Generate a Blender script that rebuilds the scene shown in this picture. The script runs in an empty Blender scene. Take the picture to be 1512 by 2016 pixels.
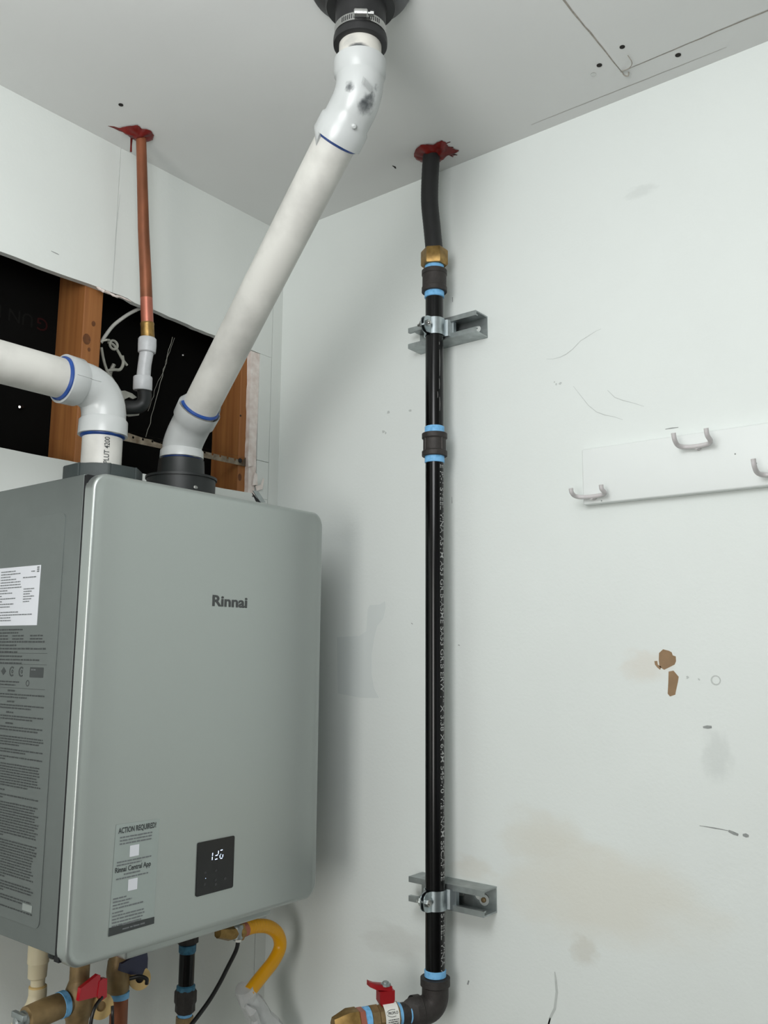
import bpy, bmesh, math, random
from mathutils import Vector as V, Matrix, noise
from math import pi, sin, cos, radians, sqrt

random.seed(7)
S = bpy.context.scene
COL = S.collection
CEIL = 2.4412

# ------------------------------------------------------------------ camera
cam_d = bpy.data.cameras.new('camera')
cam_d.sensor_fit = 'HORIZONTAL'
cam_d.sensor_width = 36.0
cam_d.lens = 36.0 * 1744.81 / 1512.0
cam_d.clip_start = 0.02
cam = bpy.data.objects.new('camera', cam_d)
COL.objects.link(cam)
yaw, pit, rol = radians(51.4815), radians(9.0258), radians(0.4486)
fw = V((sin(yaw) * cos(pit), cos(yaw) * cos(pit), sin(pit)))
rt = V((cos(yaw), -sin(yaw), 0))
up = rt.cross(fw)
r2 = rt * cos(rol) + up * sin(rol)
u2 = up * cos(rol) - rt * sin(rol)
M = Matrix((r2, u2, -fw)).transposed().to_4x4()
M.translation = V((-1.3467, -1.3692, 1.4944))
cam.matrix_world = M
S.camera = cam

# ------------------------------------------------------------------ light and exposure
W = bpy.data.worlds.new('world')
S.world = W
W.use_nodes = True
W.node_tree.nodes['Background'].inputs[0].default_value = (0.75, 0.82, 0.9, 1)
W.node_tree.nodes['Background'].inputs[1].default_value = 0.05


def area(name, loc, target, sx, sy, power, col=(1, 1, 1)):
    d = bpy.data.lights.new(name, 'AREA')
    d.shape = 'RECTANGLE'
    d.size, d.size_y = sx, sy
    d.energy = power
    d.color = col
    o = bpy.data.objects.new(name, d)
    COL.objects.link(o)
    o.location = loc
    o.rotation_euler = (V(target) - V(loc)).to_track_quat('-Z', 'Y').to_euler()
    return o


# daylight through the side window and the garage door behind the camera, and the ceiling bulb
area('window_daylight', (-3.18, -1.40, 1.34), (0, -1.40, 1.34), 0.75, 1.15, 25, (1.0, 0.98, 0.945))
area('garage_door_daylight', (-1.9, -5.05, 1.35), (-1.9, 0, 1.35), 2.6, 1.9, 6, (0.95, 0.985, 1.0))
bl = bpy.data.lights.new('ceiling_bulb', 'POINT')
bl.energy = 21
bl.shadow_soft_size = 0.25
bl.color = (0.965, 0.985, 1.0)
bo_ = bpy.data.objects.new('ceiling_bulb', bl)
COL.objects.link(bo_)
bo_.location = (-1.16, -0.92, 2.10)

vs = S.view_settings
vs.view_transform = 'Standard'
vs.look = 'None'
vs.exposure = 0.1
vs.gamma = 1.0
vs.use_curve_mapping = False


# ------------------------------------------------------------------ materials
def lin(c):
    return tuple((x / 255 / 12.92 if x / 255 <= 0.04045 else ((x / 255 + 0.055) / 1.055) ** 2.4) for x in c)


def mat(name, rgb, rough=0.5, metal=0.0, var=0.0, vscale=20.0, dark=None, bump=0.0, bscale=200.0, stretch=(1, 1, 1),
        spec=0.5, coat=0.0, contrast=(0.35, 0.7), emit=0.0, alpha=1.0, trans=0.0, aniso=0.0):
    m = bpy.data.materials.new(name)
    m.use_nodes = True
    nt = m.node_tree
    b = nt.nodes['Principled BSDF']
    c = lin(rgb)
    b.inputs['Base Color'].default_value = (*c, 1)
    b.inputs['Roughness'].default_value = rough
    b.inputs['Metallic'].default_value = metal
    b.inputs['Specular IOR Level'].default_value = spec
    b.inputs['Coat Weight'].default_value = coat
    b.inputs['Alpha'].default_value = alpha
    b.inputs['Transmission Weight'].default_value = trans
    if emit:
        b.inputs['Emission Color'].default_value = (*c, 1)
        b.inputs['Emission Strength'].default_value = emit
    tc = nt.nodes.new('ShaderNodeTexCoord')
    mp = nt.nodes.new('ShaderNodeMapping')
    mp.inputs['Scale'].default_value = stretch
    nt.links.new(tc.outputs['Object'], mp.inputs['Vector'])
    if var or dark:
        n = nt.nodes.new('ShaderNodeTexNoise')
        n.inputs['Scale'].default_value = vscale
        n.inputs['Detail'].default_value = 5
        nt.links.new(mp.outputs[0], n.inputs['Vector'])
        rp = nt.nodes.new('ShaderNodeValToRGB')
        rp.color_ramp.elements[0].position = contrast[0]
        rp.color_ramp.elements[1].position = contrast[1]
        d = lin(dark) if dark else tuple(x * (1 - var) for x in c)
        rp.color_ramp.elements[0].color = (*d, 1)
        rp.color_ramp.elements[1].color = (*c, 1)
        nt.links.new(n.outputs['Fac'], rp.inputs[0])
        nt.links.new(rp.outputs[0], b.inputs['Base Color'])
    if bump:
        n2 = nt.nodes.new('ShaderNodeTexNoise')
        n2.inputs['Scale'].default_value = bscale
        n2.inputs['Detail'].default_value = 3
        nt.links.new(mp.outputs[0], n2.inputs['Vector'])
        bp = nt.nodes.new('ShaderNodeBump')
        bp.inputs['Strength'].default_value = bump
        bp.inputs['Distance'].default_value = 0.002
        nt.links.new(n2.outputs['Fac'], bp.inputs['Height'])
        nt.links.new(bp.outputs[0], b.inputs['Normal'])
    return m


def stain_wall(name, rgb, stains, base=None):
    """painted plaster with soft stains of their own shape; stains: (centre, radii, colour, strength)"""
    m = base or mat(name, rgb, 0.62, var=0.035, vscale=3.5, bump=0.12, bscale=160, spec=0.35)
    nt = m.node_tree
    b = nt.nodes['Principled BSDF']
    src = b.inputs['Base Color'].links[0].from_socket
    tc = [n for n in nt.nodes if n.type == 'TEX_COORD'][0]
    for c, r, col, st in stains:
        mp = nt.nodes.new('ShaderNodeMapping')
        mp.inputs['Location'].default_value = tuple(-c[i] / r[i] for i in range(3))
        mp.inputs['Scale'].default_value = tuple(1 / r[i] for i in range(3))
        nt.links.new(tc.outputs['Object'], mp.inputs['Vector'])
        nz = nt.nodes.new('ShaderNodeTexNoise')
        nz.inputs['Scale'].default_value = 1.8
        nz.inputs['Detail'].default_value = 4
        nt.links.new(mp.outputs[0], nz.inputs['Vector'])
        ad = nt.nodes.new('ShaderNodeMixRGB')
        ad.blend_type = 'ADD'
        ad.inputs[0].default_value = 0.9
        nt.links.new(mp.outputs[0], ad.inputs[1])
        sb = nt.nodes.new('ShaderNodeVectorMath')
        sb.operation = 'SUBTRACT'
        sb.inputs[1].default_value = (0.45, 0.45, 0.45)
        nt.links.new(nz.outputs['Color'], sb.inputs[0])
        nt.links.new(sb.outputs[0], ad.inputs[2])
        ln = nt.nodes.new('ShaderNodeVectorMath')
        ln.operation = 'LENGTH'
        nt.links.new(ad.outputs[0], ln.inputs[0])
        mr = nt.nodes.new('ShaderNodeMapRange')
        mr.interpolation_type = 'SMOOTHSTEP'
        mr.inputs['From Min'].default_value = 1.0
        mr.inputs['From Max'].default_value = 0.3
        mr.inputs['To Max'].default_value = st
        nt.links.new(ln.outputs['Value'], mr.inputs['Value'])
        mx = nt.nodes.new('ShaderNodeMixRGB')
        mx.inputs[2].default_value = (*lin(col), 1)
        nt.links.new(mr.outputs[0], mx.inputs[0])
        nt.links.new(src, mx.inputs[1])
        src = mx.outputs[0]
    nt.links.new(src, b.inputs['Base Color'])
    return m


def wood_mat():
    m = mat('fir_wood', (160, 106, 56), 0.65, dark=(132, 80, 38), vscale=1.0, stretch=(70, 70, 3.0), bump=0.15, bscale=1.5, contrast=(0.3, 0.7))
    return m


M_WALL = stain_wall('wall_paint', (226, 231, 228), [
    ((0, -0.72, 1.13), (0.3, 0.22, 0.10), (216, 210, 194), 0.45),
    ((0, -0.63, 1.20), (0.3, 0.10, 0.06), (210, 204, 188), 0.35),
    ((0, -0.49, 1.13), (0.3, 0.06, 0.03), (206, 200, 186), 0.4),
    ((0, -0.70, 1.04), (0.3, 0.03, 0.03), (196, 190, 176), 0.4),
    ((0, -0.84, 2.262), (0.3, 0.035, 0.015), (204, 209, 206), 0.5),
    ((0, -0.33, 0.98), (0.3, 0.10, 0.04), (190, 190, 184), 0.35),
    ((0, -0.92, 1.35), (0.3, 0.028, 0.05), (204, 209, 206), 0.6),
    ((0, -0.815, 1.478), (0.3, 0.05, 0.034), (216, 212, 202), 0.6),
])
M_WALLB = mat('wall_paint_back', (222, 226, 222), 0.65, var=0.04, vscale=4, bump=0.12, bscale=160, spec=0.3)
M_CEIL = mat('ceiling_paint', (218, 219, 217), 0.8, var=0.03, vscale=2.5, bump=0.08, bscale=120, spec=0.2)
M_PATCH = mat('repaint', (217, 223, 221), 0.55, var=0.03, vscale=10, spec=0.35)
M_GYP = mat('raw_gypsum', (238, 230, 224), 0.9, dark=(216, 202, 194), vscale=60, bump=0.4, bscale=200)
M_GYPG = mat('gypsum_edge', (150, 150, 146), 0.9, var=0.4, vscale=120, bump=0.5, bscale=300)
M_KRAFT = mat('kraft_paper', (150, 122, 92), 0.8, var=0.15, vscale=60)
M_SCUFF = mat('scuff', (156, 160, 158), 0.8, var=0.25, vscale=150)
M_SCUFFL = mat('scuff_light', (196, 201, 198), 0.8, var=0.1, vscale=90)
M_HOLE = mat('hole_dark', (28, 24, 20), 0.9)
M_SEAM = mat('seam_dirt', (168, 162, 152), 0.9, var=0.3, vscale=120)
M_DARK = mat('cavity_paper', (9, 9, 8), 0.9, var=0.4, vscale=8, spec=0.1)
M_DARKTXT = mat('cavity_print', (20, 20, 18), 0.9, spec=0.1)
M_DARKRED = mat('cavity_print_red', (40, 14, 14), 0.9, spec=0.1)
M_WOOD = wood_mat()
M_KNOT = mat('wood_knot', (112, 66, 30), 0.7, var=0.4, vscale=120)
M_CONC = mat('concrete', (112, 110, 106), 0.8, var=0.2, vscale=3, bump=0.2)
M_PVC = mat('pvc_pipe', (200, 199, 193), 0.42, dark=(172, 171, 166), vscale=14, contrast=(0.25, 0.55), spec=0.45)
M_PVCF = mat('pvc_fitting', (188, 191, 190), 0.28, var=0.04, vscale=20, spec=0.5)
M_PVCD = mat('pvc_smudge', (120, 124, 124), 0.6, dark=(60, 64, 66), vscale=90)
M_BLUE = mat('blue_primer', (16, 66, 142), 0.4, var=0.3, vscale=90)
M_TAPE = mat('thread_sealant', (124, 188, 236), 0.6, dark=(70, 146, 194), vscale=120, contrast=(0.2, 0.5))
M_TAPED = mat('thread_sealant_dull', (70, 132, 162), 0.6, dark=(40, 92, 120), vscale=120)
M_SILVER = mat('silver_paint', (178, 184, 181), 0.36, 0.75, var=0.02, vscale=900, bump=0.03, bscale=2500)
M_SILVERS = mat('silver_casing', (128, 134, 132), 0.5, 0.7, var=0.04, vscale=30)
M_LOGO = mat('logo_print', (70, 72, 72), 0.4, 0.2)
M_PRINT = mat('fine_print', (58, 62, 62), 0.5)
M_PRINTL = mat('fine_print_pale', (110, 114, 116), 0.5)
M_BARS = mat('bar_print', (150, 153, 152), 0.5)
M_STICK = mat('clear_sticker', (158, 168, 164), 0.3, 0.1, var=0.03)
M_LABEL = mat('white_label', (222, 224, 230), 0.4)
M_GLASS = mat('display_glass', (12, 12, 13), 0.15, spec=0.5)
M_LED = mat('led_digits', (200, 222, 255), 0.4, emit=2.2)
M_ICON = mat('button_print', (48, 48, 50), 0.4)
M_BLACK = mat('black_gap', (10, 10, 14), 0.7)
M_BLKPL = mat('black_plastic', (26, 30, 30), 0.5, var=0.2, vscale=40)
M_COLLAR = mat('grey_plastic', (52, 60, 60), 0.55, var=0.2, vscale=40, bump=0.1)
M_RUBBER = mat('black_rubber', (30, 30, 31), 0.5, var=0.15, vscale=50)
M_STEEL = mat('stainless', (200, 200, 198), 0.25, 1.0, var=0.1, vscale=200)
M_GALV = mat('galvanized', (178, 185, 185), 0.42, 0.85, var=0.3, vscale=45, bump=0.05)
M_WASH = mat('washer', (206, 210, 208), 0.4, 0.3)
M_ZINC = mat('zinc_clamp', (190, 200, 204), 0.3, 1.0, var=0.15, vscale=80)
M_TIN = mat('ceiling_collar_metal', (110, 110, 112), 0.35, 0.9, var=0.2, vscale=10)
M_COPPER = mat('copper', (150, 90, 61), 0.48, 0.4, dark=(110, 66, 41), vscale=9, stretch=(3, 3, 1.2), contrast=(0.3, 0.65))
M_COPPERB = mat('copper_bright', (184, 112, 92), 0.4, 0.5, var=0.15, vscale=40)
M_BRASS = mat('brass', (168, 136, 80), 0.4, 0.7, dark=(122, 96, 52), vscale=60)
M_BRONZE = mat('old_brass', (160, 134, 92), 0.5, 0.4, dark=(122, 102, 70), vscale=40)
M_PEX = mat('pex_plastic', (198, 200, 202), 0.35, var=0.15, vscale=60, spec=0.5)
M_IRON = mat('cast_iron', (62, 58, 56), 0.6, 0.35, var=0.25, vscale=120, bump=0.2, bscale=400)
M_BPIPE = mat('black_pipe', (5, 5, 6), 0.2, 0.0, var=0.4, vscale=50, spec=0.32)
M_HOSE = mat('black_hose', (26, 26, 27), 0.5, var=0.25, vscale=60)
M_PPRINT = mat('pipe_print', (176, 178, 176), 0.5, var=0.3, vscale=150)
M_SCRATCH = mat('scratch', (150, 150, 148), 0.5)
M_RED = mat('red_handle', (200, 18, 40), 0.3, spec=0.5)
M_REDM = mat('red_metal_handle', (150, 12, 22), 0.35)
M_NAVY = mat('blue_handle', (22, 26, 62), 0.35)
M_CREAM = mat('cpvc', (214, 203, 172), 0.4, var=0.06, vscale=30)
M_CAPC = mat('cream_cap', (214, 184, 124), 0.5, var=0.1, vscale=40)
M_SEAL = mat('red_sealant', (124, 26, 18), 0.4, dark=(86, 14, 12), vscale=50, spec=0.4, bump=0.3, bscale=90)
M_YEL = mat('yellow_jacket', (240, 172, 8), 0.35, var=0.08, vscale=30, spec=0.5)
M_CABLE = mat('black_cable', (14, 14, 15), 0.4)
M_WIRE = mat('white_cable', (186, 186, 180), 0.5, var=0.2, vscale=60)
M_CLIP = mat('pale_clip', (160, 160, 150), 0.45, var=0.3, vscale=60)
M_TAG = mat('paper_tag', (232, 232, 226), 0.6)
M_HOOK = mat('painted_hook', (206, 202, 202), 0.4, var=0.08, vscale=90)
M_BOARD = mat('painted_board', (229, 233, 231), 0.45, var=0.02, vscale=8, bump=0.05, bscale=60)
M_WRAP = mat('clear_plastic_wrap', (228, 230, 230), 0.25, trans=0.25, var=0.1, vscale=60, spec=0.7)
M_PLAST = mat('metal_strap', (150, 140, 124), 0.5, 0.7, dark=(104, 90, 74), vscale=60)


# ------------------------------------------------------------------ helpers
def tag(o, label=None, cat=None, group=None, kind=None):
    if label: o['label'] = label
    if cat: o['category'] = cat
    if group: o['group'] = group
    if kind: o['kind'] = kind
    return o


def thing(name, label, cat, loc=(0, 0, 0), group=None):
    o = bpy.data.objects.new(name, None)
    o.empty_display_size = 0.05
    COL.objects.link(o)
    o.location = loc
    tag(o, label, cat, group)
    return o


def shell(name):
    o = bpy.data.objects.new(name, None)
    COL.objects.link(o)
    o['kind'] = 'structure'
    return o


def wloc(o):
    p = V((0, 0, 0))
    while o is not None:
        p = p + o.location
        o = o.parent
    return p


def obj(name, bm, m, parent=None, label=None, sharp=0.6, smooth=True, recalc=True):
    """link a bmesh given in world coordinates as one mesh object"""
    if recalc:
        bmesh.ops.recalc_face_normals(bm, faces=bm.faces)
    if smooth:
        for f in bm.faces: f.smooth = True
        for e in bm.edges:
            if len(e.link_faces) == 2 and e.calc_face_angle(0) > sharp: e.smooth = False
    me = bpy.data.meshes.new(name)
    if parent is not None:
        off = wloc(parent)
        for v in bm.verts: v.co -= off
    bm.to_mesh(me)
    bm.free()
    me.materials.append(m)
    o = bpy.data.objects.new(name, me)
    COL.objects.link(o)
    o.parent = parent
    if label: o['label'] = label
    return o


def frame(d):
    d = V(d).normalized()
    a = V((0, 0, 1)) if abs(d.z) < 0.9 else V((0, 1, 0))
    x = a.cross(d).normalized()
    return x, d.cross(x), d


def tube(path, r, seg=24, caps=True, bm=None, wob=0.0):
    bm = bm or bmesh.new()
    P = [V(p) for p in path]
    n = len(P)
    R = r if isinstance(r, (list, tuple)) else [r] * n
    T = []
    for i in range(n):
        j = i + 1
        while j < n and (P[j] - P[i]).length < 1e-7: j += 1
        k = i - 1
        while k >= 0 and (P[i] - P[k]).length < 1e-7: k -= 1
        t = V((0, 0, 0))
        if j < n: t += (P[j] - P[i]).normalized()
        if k >= 0: t += (P[i] - P[k]).normalized()
        T.append(t.normalized())
    x, y, _ = frame(T[0])
    rings = []
    for i in range(n):
        if i:
            q = T[i - 1].rotation_difference(T[i])
            x = q @ x
            x = (x - T[i] * x.dot(T[i])).normalized()
            y = T[i].cross(x)
        ring = []
        for s in range(seg):
            a = 2 * pi * s / seg
            rr = R[i]
            if wob: rr *= 1 + wob * noise.noise((P[i] + x * cos(a) * rr + y * sin(a) * rr) * 60)
            ring.append(bm.verts.new(P[i] + (x * cos(a) + y * sin(a)) * rr))
        rings.append(ring)
    for a, b in zip(rings, rings[1:]):
        for s in range(seg):
            bm.faces.new((a[s], a[(s + 1) % seg], b[(s + 1) % seg], b[s]))
    if caps:
        bm.faces.new(rings[0][::-1])
        bm.faces.new(rings[-1])
    return bm


def lathe(prof, o, d, seg=32, bm=None, caps=True):
    """prof: (radius, distance along d from o)"""
    o = V(o)
    d = V(d).normalized()
    return tube([o + d * h for r, h in prof], [r for r, h in prof], seg, caps, bm) if False else _lathe(prof, o, d, seg, bm, caps)


def _lathe(prof, o, d, seg, bm, caps):
    bm = bm or bmesh.new()
    x, y, d = frame(d)
    rings = []
    for r, h in prof:
        rings.append([bm.verts.new(o + d * h + (x * cos(2 * pi * s / seg) + y * sin(2 * pi * s / seg)) * r) for s in range(seg)])
    for a, b in zip(rings, rings[1:]):
        for s in range(seg):
            bm.faces.new((a[s], a[(s + 1) % seg], b[(s + 1) % seg], b[s]))
    if caps:
        bm.faces.new(rings[0][::-1])
        bm.faces.new(rings[-1])
    return bm


def hexa(o, d, r, prof_h, bm=None, seg=6, ch=0.08):
    h0, h1 = prof_h
    c = (h1 - h0) * ch
    return _lathe([(r * 0.93, h0), (r, h0 + c), (r, h1 - c), (r * 0.93, h1)], V(o), d, seg, bm, True)


def box(a, b, bev=0.0, bm=None):
    bm = bm or bmesh.new()
    new = bmesh.ops.create_cube(bm, size=1.0)['verts']
    a, b = V(a), V(b)
    c, s = (a + b) / 2, b - a
    for v in new: v.co = V((v.co.x * s.x, v.co.y * s.y, v.co.z * s.z)) + c
    if bev:
        es = list({e for v in new for e in v.link_edges})
        bmesh.ops.bevel(bm, geom=es, offset=bev, segments=3, affect='EDGES', profile=0.5)
    return bm


def prism(outer, holes, to3, thick, bm=None):
    """planar outline with holes, to3(u, v, w) -> world; extruded from w=0 to w=thick"""
    bm = bm or bmesh.new()
    loops = [outer] + list(holes)
    fr, bk = [], []
    for lp in loops:
        fr.append([bm.verts.new(to3(u, v, 0)) for u, v in lp])
        bk.append([bm.verts.new(to3(u, v, thick)) for u, v in lp])
    for side in (fr, bk):
        es = []
        for lp in side:
            for i in range(len(lp)): es.append(bm.edges.new((lp[i], lp[(i + 1) % len(lp)])))
        if len(side) == 1:
            try:
                bm.faces.new(side[0])
            except ValueError:
                pass
        else:
            bmesh.ops.triangle_fill(bm, edges=es, use_beauty=True)
    for a, b in zip(fr, bk):
        n = len(a)
        for i in range(n): bm.faces.new((a[i], a[(i + 1) % n], b[(i + 1) % n], b[i]))
    return bm


def circle(u, v, r, n=12, sv=1.0):
    return [(u + r * cos(2 * pi * i / n), v + r * sv * sin(2 * pi * i / n)) for i in range(n)]


def rrect(u0, u1, v0, v1, r, n=5):
    pts = []
    for cx, cy, a0 in ((u1 - r, v1 - r, 0), (u0 + r, v1 - r, 90), (u0 + r, v0 + r, 180), (u1 - r, v0 + r, 270)):
        for i in range(n + 1):
            a = radians(a0 + 90 * i / n)
            pts.append((cx + r * cos(a), cy + r * sin(a)))
    return pts


def spline(pts, n=8):
    P = [V(p) for p in pts]
    P = [P[0] * 2 - P[1]] + P + [P[-1] * 2 - P[-2]]
    out = []
    for i in range(1, len(P) - 2):
        for k in range(n):
            t = k / n
            a, b, c, d = P[i - 1], P[i], P[i + 1], P[i + 2]
            out.append(0.5 * ((2 * b) + (c - a) * t + (2 * a - 5 * b + 4 * c - d) * t * t + (3 * b - a - 3 * c + d) * t ** 3))
    out.append(P[-2])
    return out


def text_bm(body, to3, h=None, w=None, bold=0.0, depth=0.0002, sub=0):
    """lettering as a flat mesh; to3(u, v, w): u along the text from 0, v up from the baseline"""
    cu = bpy.data.curves.new('lettering', 'FONT')
    cu.body = body
    cu.size = 1.0
    cu.offset = bold
    cu.resolution_u = 3
    ob = bpy.data.objects.new('lettering', cu)
    COL.objects.link(ob)
    bpy.context.view_layer.update()
    dg = bpy.context.evaluated_depsgraph_get()
    me = bpy.data.meshes.new_from_object(ob.evaluated_get(dg))
    bpy.data.objects.remove(ob)
    bpy.data.curves.remove(cu)
    bm = bmesh.new()
    bm.from_mesh(me)
    bpy.data.meshes.remove(me)
    xs = [v.co.x for v in bm.verts]
    x0, x1 = min(xs), max(xs)
    ch = 0.70
    sy = (h / ch) if h else w / (x1 - x0)
    sx = (w / (x1 - x0)) if w else sy
    for v in bm.verts: v.co = to3((v.co.x - x0) * sx, v.co.y * sy, depth)
    return bm


def print_lines(bm, to3, rows, seed, depth=0.00025):
    """illegible small print: rows (u0, u1, v, height) broken into word-like bars"""
    rnd = random.Random(seed)
    for u0, u1, v, h in rows:
        u = u0
        while u < u1 - h * 0.5:
            wl = min(u1 - u, h * rnd.uniform(1.2, 5.0))
            q = [(u, v), (u + wl, v), (u + wl, v + h * rnd.uniform(0.8, 1.0)), (u, v + h * rnd.uniform(0.8, 1.0))]
            bm.faces.new([bm.verts.new(to3(a, b, depth)) for a, b in q])
            u += wl + h * rnd.uniform(0.35, 0.7)
    return bm


def ribbon(path, w, to3, depth=0.0003):
    """thin painted mark along a 2-D path"""
    bm = bmesh.new()
    L, n = [], len(path)
    for i, (u, v) in enumerate(path):
        a = path[max(0, i - 1)]
        b = path[min(n - 1, i + 1)]
        d = V((b[0] - a[0], b[1] - a[1])).normalized()
        t = w * (0.35 + 0.65 * sin(pi * (i + 0.35) / (n - 0.3))) * (0.8 + 0.4 * random.random()) / 2
        L.append((bm.verts.new(to3(u - d.y * t, v + d.x * t, depth)), bm.verts.new(to3(u + d.y * t, v - d.x * t, depth))))
    for a, b in zip(L, L[1:]): bm.faces.new((a[0], b[0], b[1], a[1]))
    return bm


def jag(p0, p1, n, amp, seed):
    rnd = random.Random(seed)
    out = []
    for i in range(n):
        t = i / n
        d = V((p1[0] - p0[0], p1[1] - p0[1]))
        nn = V((-d.y, d.x)).normalized()
        a = 0 if i == 0 else rnd.uniform(-amp, amp)
        out.append((p0[0] + d.x * t + nn.x * a, p0[1] + d.y * t + nn.y * a))
    return out


def dup(root, dloc, label=None):
    r = root.copy()
    COL.objects.link(r)
    r.location = V(root.location) + V(dloc)
    if label: r['label'] = label
    for ch in list(root.children):
        c = ch.copy()
        COL.objects.link(c)
        c.parent = r
        for g in list(ch.children):
            d = g.copy()
            COL.objects.link(d)
            d.parent = c
    return r


Zv = V((0, 0, 1))
# ------------------------------------------------------------------ the room
XL, YF = -3.3, -5.2
fl = obj('floor', box((XL - 0.1, YF - 0.1, -0.1), (0.1, 0.2, 0)), M_CONC)
tag(fl, kind='structure')

# right wall
wr = shell('wall_right')
obj('plaster', box((0, YF, 0), (0.10, 0.2, CEIL + 0.05)), M_WALL, wr)
R3 = lambda u, v, w: V((-w, u, v))          # u = world y, v = world z, w = proud of the wall
obj('paint_patch', prism([(-0.1794, 1.5245), (-0.2374, 1.5267), (-0.2553, 1.5354), (-0.2585, 1.5775), (-0.2635, 1.5862), (-0.2875, 1.5865), (-0.3024, 1.5929), (-0.3038, 1.5803), (-0.2978, 1.5591), (-0.283, 1.5458), (-0.2757, 1.5227), (-0.2698, 1.4918), (-0.2703, 1.4534), (-0.2769, 1.4268), (-0.2895, 1.4093), (-0.2444, 1.4076), (-0.1844, 1.4142)], [], R3, 0.0002), M_PATCH, wr, 'slightly greyer repainted patch')
chips = [
    [(-0.8412, 1.4973), (-0.8478, 1.503), (-0.8568, 1.5009), (-0.8612, 1.4985), (-0.8625, 1.494), (-0.8672, 1.4923), (-0.8673, 1.4853), (-0.8649, 1.4801), (-0.8557, 1.4756), (-0.8483, 1.472), (-0.8412, 1.4762), (-0.8404, 1.4867)],
    [(-0.8551, 1.4695), (-0.8627, 1.471), (-0.8703, 1.462), (-0.8690, 1.455), (-0.8674, 1.449), (-0.8655, 1.442), (-0.8638, 1.4351), (-0.8556, 1.4322), (-0.8522, 1.4364), (-0.8539, 1.4538)],
    [(-0.8333, 1.4849), (-0.8379, 1.4853), (-0.8386, 1.4797), (-0.844, 1.4763), (-0.8419, 1.4718), (-0.8375, 1.4753), (-0.834, 1.4796)]]
for c in chips: obj('paint_chip', prism(c, [], R3, 0.0003), M_KRAFT, wr, 'bare brown paper where the paint has peeled')
marks = [
    ([(-0.8916, 1.2483), (-0.903, 1.2480), (-0.9141, 1.2475), (-0.924, 1.247), (-0.9337, 1.2463)], 0.0016, M_SCUFF),
    ([(-0.933, 1.2462), (-0.9401, 1.2439), (-0.9464, 1.2423)], 0.0055, M_SCUFF), ([(-0.9525, 1.2431), (-0.957, 1.243), (-0.9608, 1.2426)], 0.006, M_SCUFF),
    ([(-0.9035, 1.3894), (-0.910, 1.3899), (-0.9163, 1.3904)], 0.005, M_SCUFF),
    ([(-0.659, 2.0064), (-0.6727, 2.0036), (-0.6864, 2.0044), (-0.698, 2.0074), (-0.7096, 2.0132), (-0.7251, 2.0252), (-0.7402, 2.0308), (-0.7533, 2.036), (-0.7634, 2.0381)], 0.0011, M_SCUFFL),
    ([(-0.7097, 1.9475), (-0.7223, 1.9292), (-0.7364, 1.909), (-0.7506, 1.8953), (-0.7648, 1.8878), (-0.7823, 1.8815), (-0.7961, 1.8746)], 0.0012, M_SCUFFL),
    ([(-0.7715, 1.929), (-0.7835, 1.9148), (-0.7973, 1.9072), (-0.816, 1.8992), (-0.8328, 1.8909)], 0.0012, M_SCUFFL),
    ([(-0.6506, 0.9974), (-0.6521, 0.9855), (-0.6534, 0.9677), (-0.6492, 0.9425), (-0.6398, 0.9252), (-0.6378, 0.9172)], 0.0045, M_SCUFFL),
    ([(-0.641, 0.927), (-0.6378, 0.9172), (-0.636, 0.912)], 0.003, M_SCUFF),
    ([(-0.8663, 1.8479), (-0.8768, 1.8481), (-0.8872, 1.8477)], 0.0018, M_SCUFF),
    ([(-0.4617, 2.171), (-0.4618, 2.161)], 0.0016, M_SCUFF), ([(-0.4584, 1.781), (-0.4586, 1.769)], 0.0012, M_SCUFF),
    ([(-0.365, 1.550), (-0.3685, 1.5478)], 0.002, M_SCUFF), ([(-0.4705, 1.5095), (-0.474, 1.5085)], 0.002, M_SCUFF),
    ([(-0.486, 0.942), (-0.4885, 0.949)], 0.004, M_SCUFF),
]
for pth, w, mm in marks: obj('scuff_mark', ribbon(pth, w, R3), mm, wr)
for y, z, r in [(-0.307, 1.968, .0028), (-0.3613, 1.9631, .003), (-0.2944, 1.9304, .003), (-0.300, 1.927, .0018), (-0.6744, 1.9618, .0016), (-0.677, 1.957, .0016), (-0.685, 1.9571, .0022), (-0.884, 1.461, .002), (-0.9010, 1.459, .0015)]:
    obj('speck', prism([(y + r * (0.6 + random.random()) * cos(a), z + r * (0.6 + random.random()) * sin(a)) for a in [k * pi / 4 for k in range(8)]], [], R3, 0.0003), M_SCUFFL, wr)
obj('ring_mark', prism(circle(-0.9255, 1.4580, .0075, 14), [circle(-0.9258, 1.4582, .0055, 14)], R3, 0.0003), M_SCUFFL, wr)

# back wall: drywall pieces around the cut-out
wb = shell('wall_back')
B3 = lambda u, v, w: V((u, w, v))           # u = world x, v = world z, w = into the wall
TH = 0.0127


def panel(name, pts, m=M_WALLB, y0=0.0, label=None):
    return obj(name, prism(pts, [], lambda u, v, w: V((u, y0 + w, v)), TH - y0), m, wb, label, smooth=False)


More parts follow.
